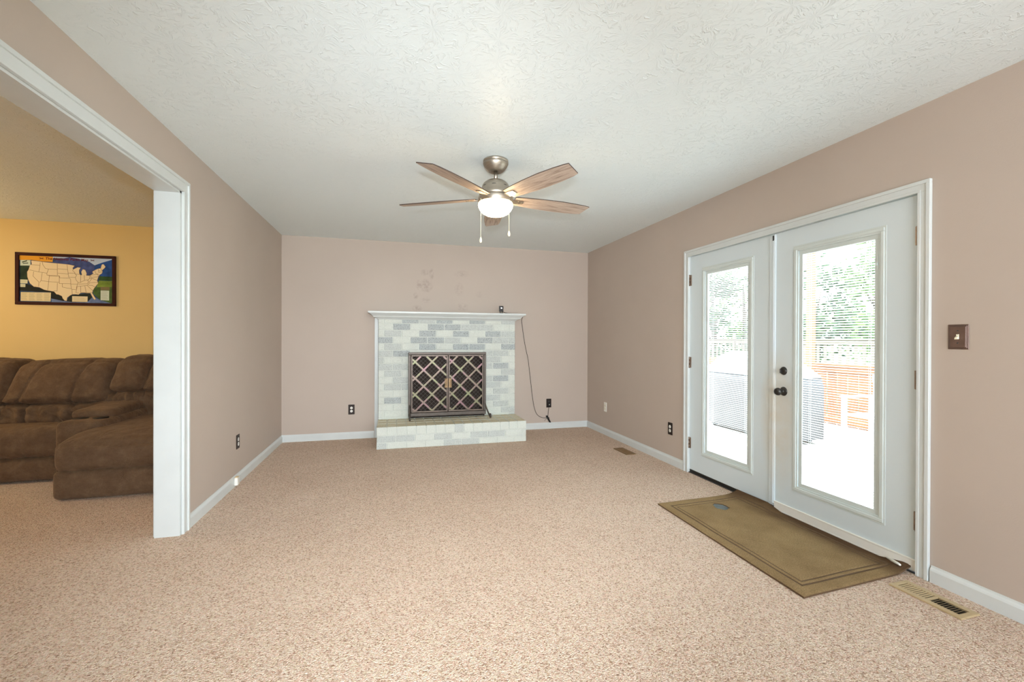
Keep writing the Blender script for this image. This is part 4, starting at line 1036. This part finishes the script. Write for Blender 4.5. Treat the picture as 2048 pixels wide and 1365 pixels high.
for yy in (gy0 + .12, gy1 - .12):
    for xx in (gx0 + .1, gx1 - .1):
        bm = nb(); lathe(bm, (xx, yy, DK + .06), [(0, -.02), (.045, -.02), (.06, -.008), (.06, .008), (.045, .02), (0, .02)], 16, 'Y'); obj('wheel', bm, m_black, gr)
bx = thing('patio_chair', 'white slatted patio chair low by the deck railing', 'chair', (5.95, 4.18, DK))
cx0, cx1, cy0, cy1 = 5.66, 6.24, 3.86, 4.46
bm = nb()
for i in range(6): box(bm, cx0 + .03 + i * .085, cx0 + .03 + i * .085 + .07, cy0 + .03, cy1 - .03, DK + .36, DK + .385, .004)
obj('seat', bm, m_white_out, bx)
bm = nb()
for i in range(5): box(bm, cx1 - .06, cx1 - .035, cy0 + .05 + i * .105, cy0 + .05 + i * .105 + .085, DK + .38, DK + .86, .006)
box(bm, cx1 - .065, cx1 - .03, cy0 + .03, cy1 - .03, DK + .80, DK + .88, .008)
obj('backrest', bm, m_white_out, bx)
for yy in (cy0, cy1 - .05):
    bm = nb(); box(bm, cx0, cx1, yy - .01, yy + .06, DK + .59, DK + .615, .006); obj('armrest', bm, m_white_out, bx)
for xx in (cx0 + .02, cx1 - .08):
    for yy in (cy0, cy1 - .05):
        bm = nb(); box(bm, xx, xx + .05, yy, yy + .05, DK, DK + .60, .005); obj('leg', bm, m_white_out, bx)
sh = thing('garden_tool', 'white long-handled tool with a D-grip standing beyond the deck railing', 'garden tool', (6.75, 5.80, -1.1))
zt_ = 2.12
bm = nb(); tube(bm, [(6.76, 5.815, -.75), (6.76, 5.79, zt_ - .26)], .022, 10); obj('shaft', bm, m_white_out, sh)
bm = nb(); tube(bm, [(6.76, 5.79 + a, zt_ - .27 + b) for a, b in ((0, 0), (-.045, .06), (-.06, .12), (-.06, .20), (-.05, .245), (0, .25), (.05, .245), (.06, .20), (.06, .12), (.045, .06), (0, 0))], .018, 8); obj('grip', bm, m_white_out, sh)
bm = nb(); box(bm, 6.745, 6.765, 5.70, 5.93, -1.1, -.74, .006); obj('blade', bm, m_white_out, sh)

LB = None
def tree(label, x, y, h, r, mi, n, seed):
    t = thing('tree', label, 'tree', (x, y, -1.1), 'trees beyond the deck')
    rn = random.Random(seed)
    bm = nb(); tube(bm, [(x, y, -1.1), (x + .05, y, -1.1 + h * .4), (x, y + .1, -1.1 + h * .75)], [.17, .13, .05], 8)
    for q in range(4):
        a = rn.uniform(0, 6.28); tube(bm, [(x, y, -1.1 + h * (.35 + .08 * q)), (x + r * .6 * math.cos(a), y + r * .6 * math.sin(a), -1.1 + h * (.55 + .08 * q))], [.06, .02], 6)
    obj('trunk', bm, m_bark, t)
    bm = nb(); clumps = []
    for c in range(16):
        u = Vector((rn.gauss(0, 1), rn.gauss(0, 1), rn.gauss(0, 1))).normalized() * rn.uniform(.45, .85)
        clumps.append((Vector((x + u.x * r, y + u.y * r, -1.1 + h * .56 + u.z * h * .42)), rn.uniform(.32, .5) * r))
    for i in range(n):
        c, cr = rn.choice(clumps); d = Vector((rn.gauss(0, 1), rn.gauss(0, 1), rn.gauss(0, .8))).normalized() * cr * rn.random() ** .35
        p = c + d; s_ = rn.uniform(.07, .15)
        a = Vector((rn.gauss(0, 1), rn.gauss(0, 1), rn.gauss(0, 1))).normalized(); b = a.orthogonal().normalized()
        vs_ = [bm.verts.new(p + a * s_), bm.verts.new(p + b * s_ * .5 + a * s_ * .1), bm.verts.new(p - a * s_), bm.verts.new(p - b * s_ * .5 + a * s_ * .1)]
        f = bm.faces.new(vs_); f.material_index = 0 if rn.random() < .75 else 1
    obj('foliage', bm, [LEAVES[mi], LEAVES[(mi + 1) % 3]], t, recalc=False)
tree('mid green bushy tree seen through the right of the near door pane', 13.6, 8.6, 6.6, 1.75, 1, 2400, 1)
tree('dark green tree behind the middle of the near door pane', 14.6, 12.4, 5.4, 1.7, 0, 2400, 2)
tree('light green tree between the two door panes', 18.6, 17.0, 6.6, 1.6, 2, 2200, 3)
tree('deep green tree seen through the far door pane', 14.0, 16.9, 6.0, 1.7, 0, 2400, 4)
tree('tall light green tree farthest along beyond the deck', 19.5, 21.0, 7.4, 1.8, 2, 2400, 5)
tree('light green tree behind the dark green tree of the near door pane', 18.8, 13.3, 7.0, 1.8, 2, 2400, 6)
tree('tall mid green tree behind the right of the near door pane', 18.0, 9.6, 7.2, 1.8, 1, 2400, 7)
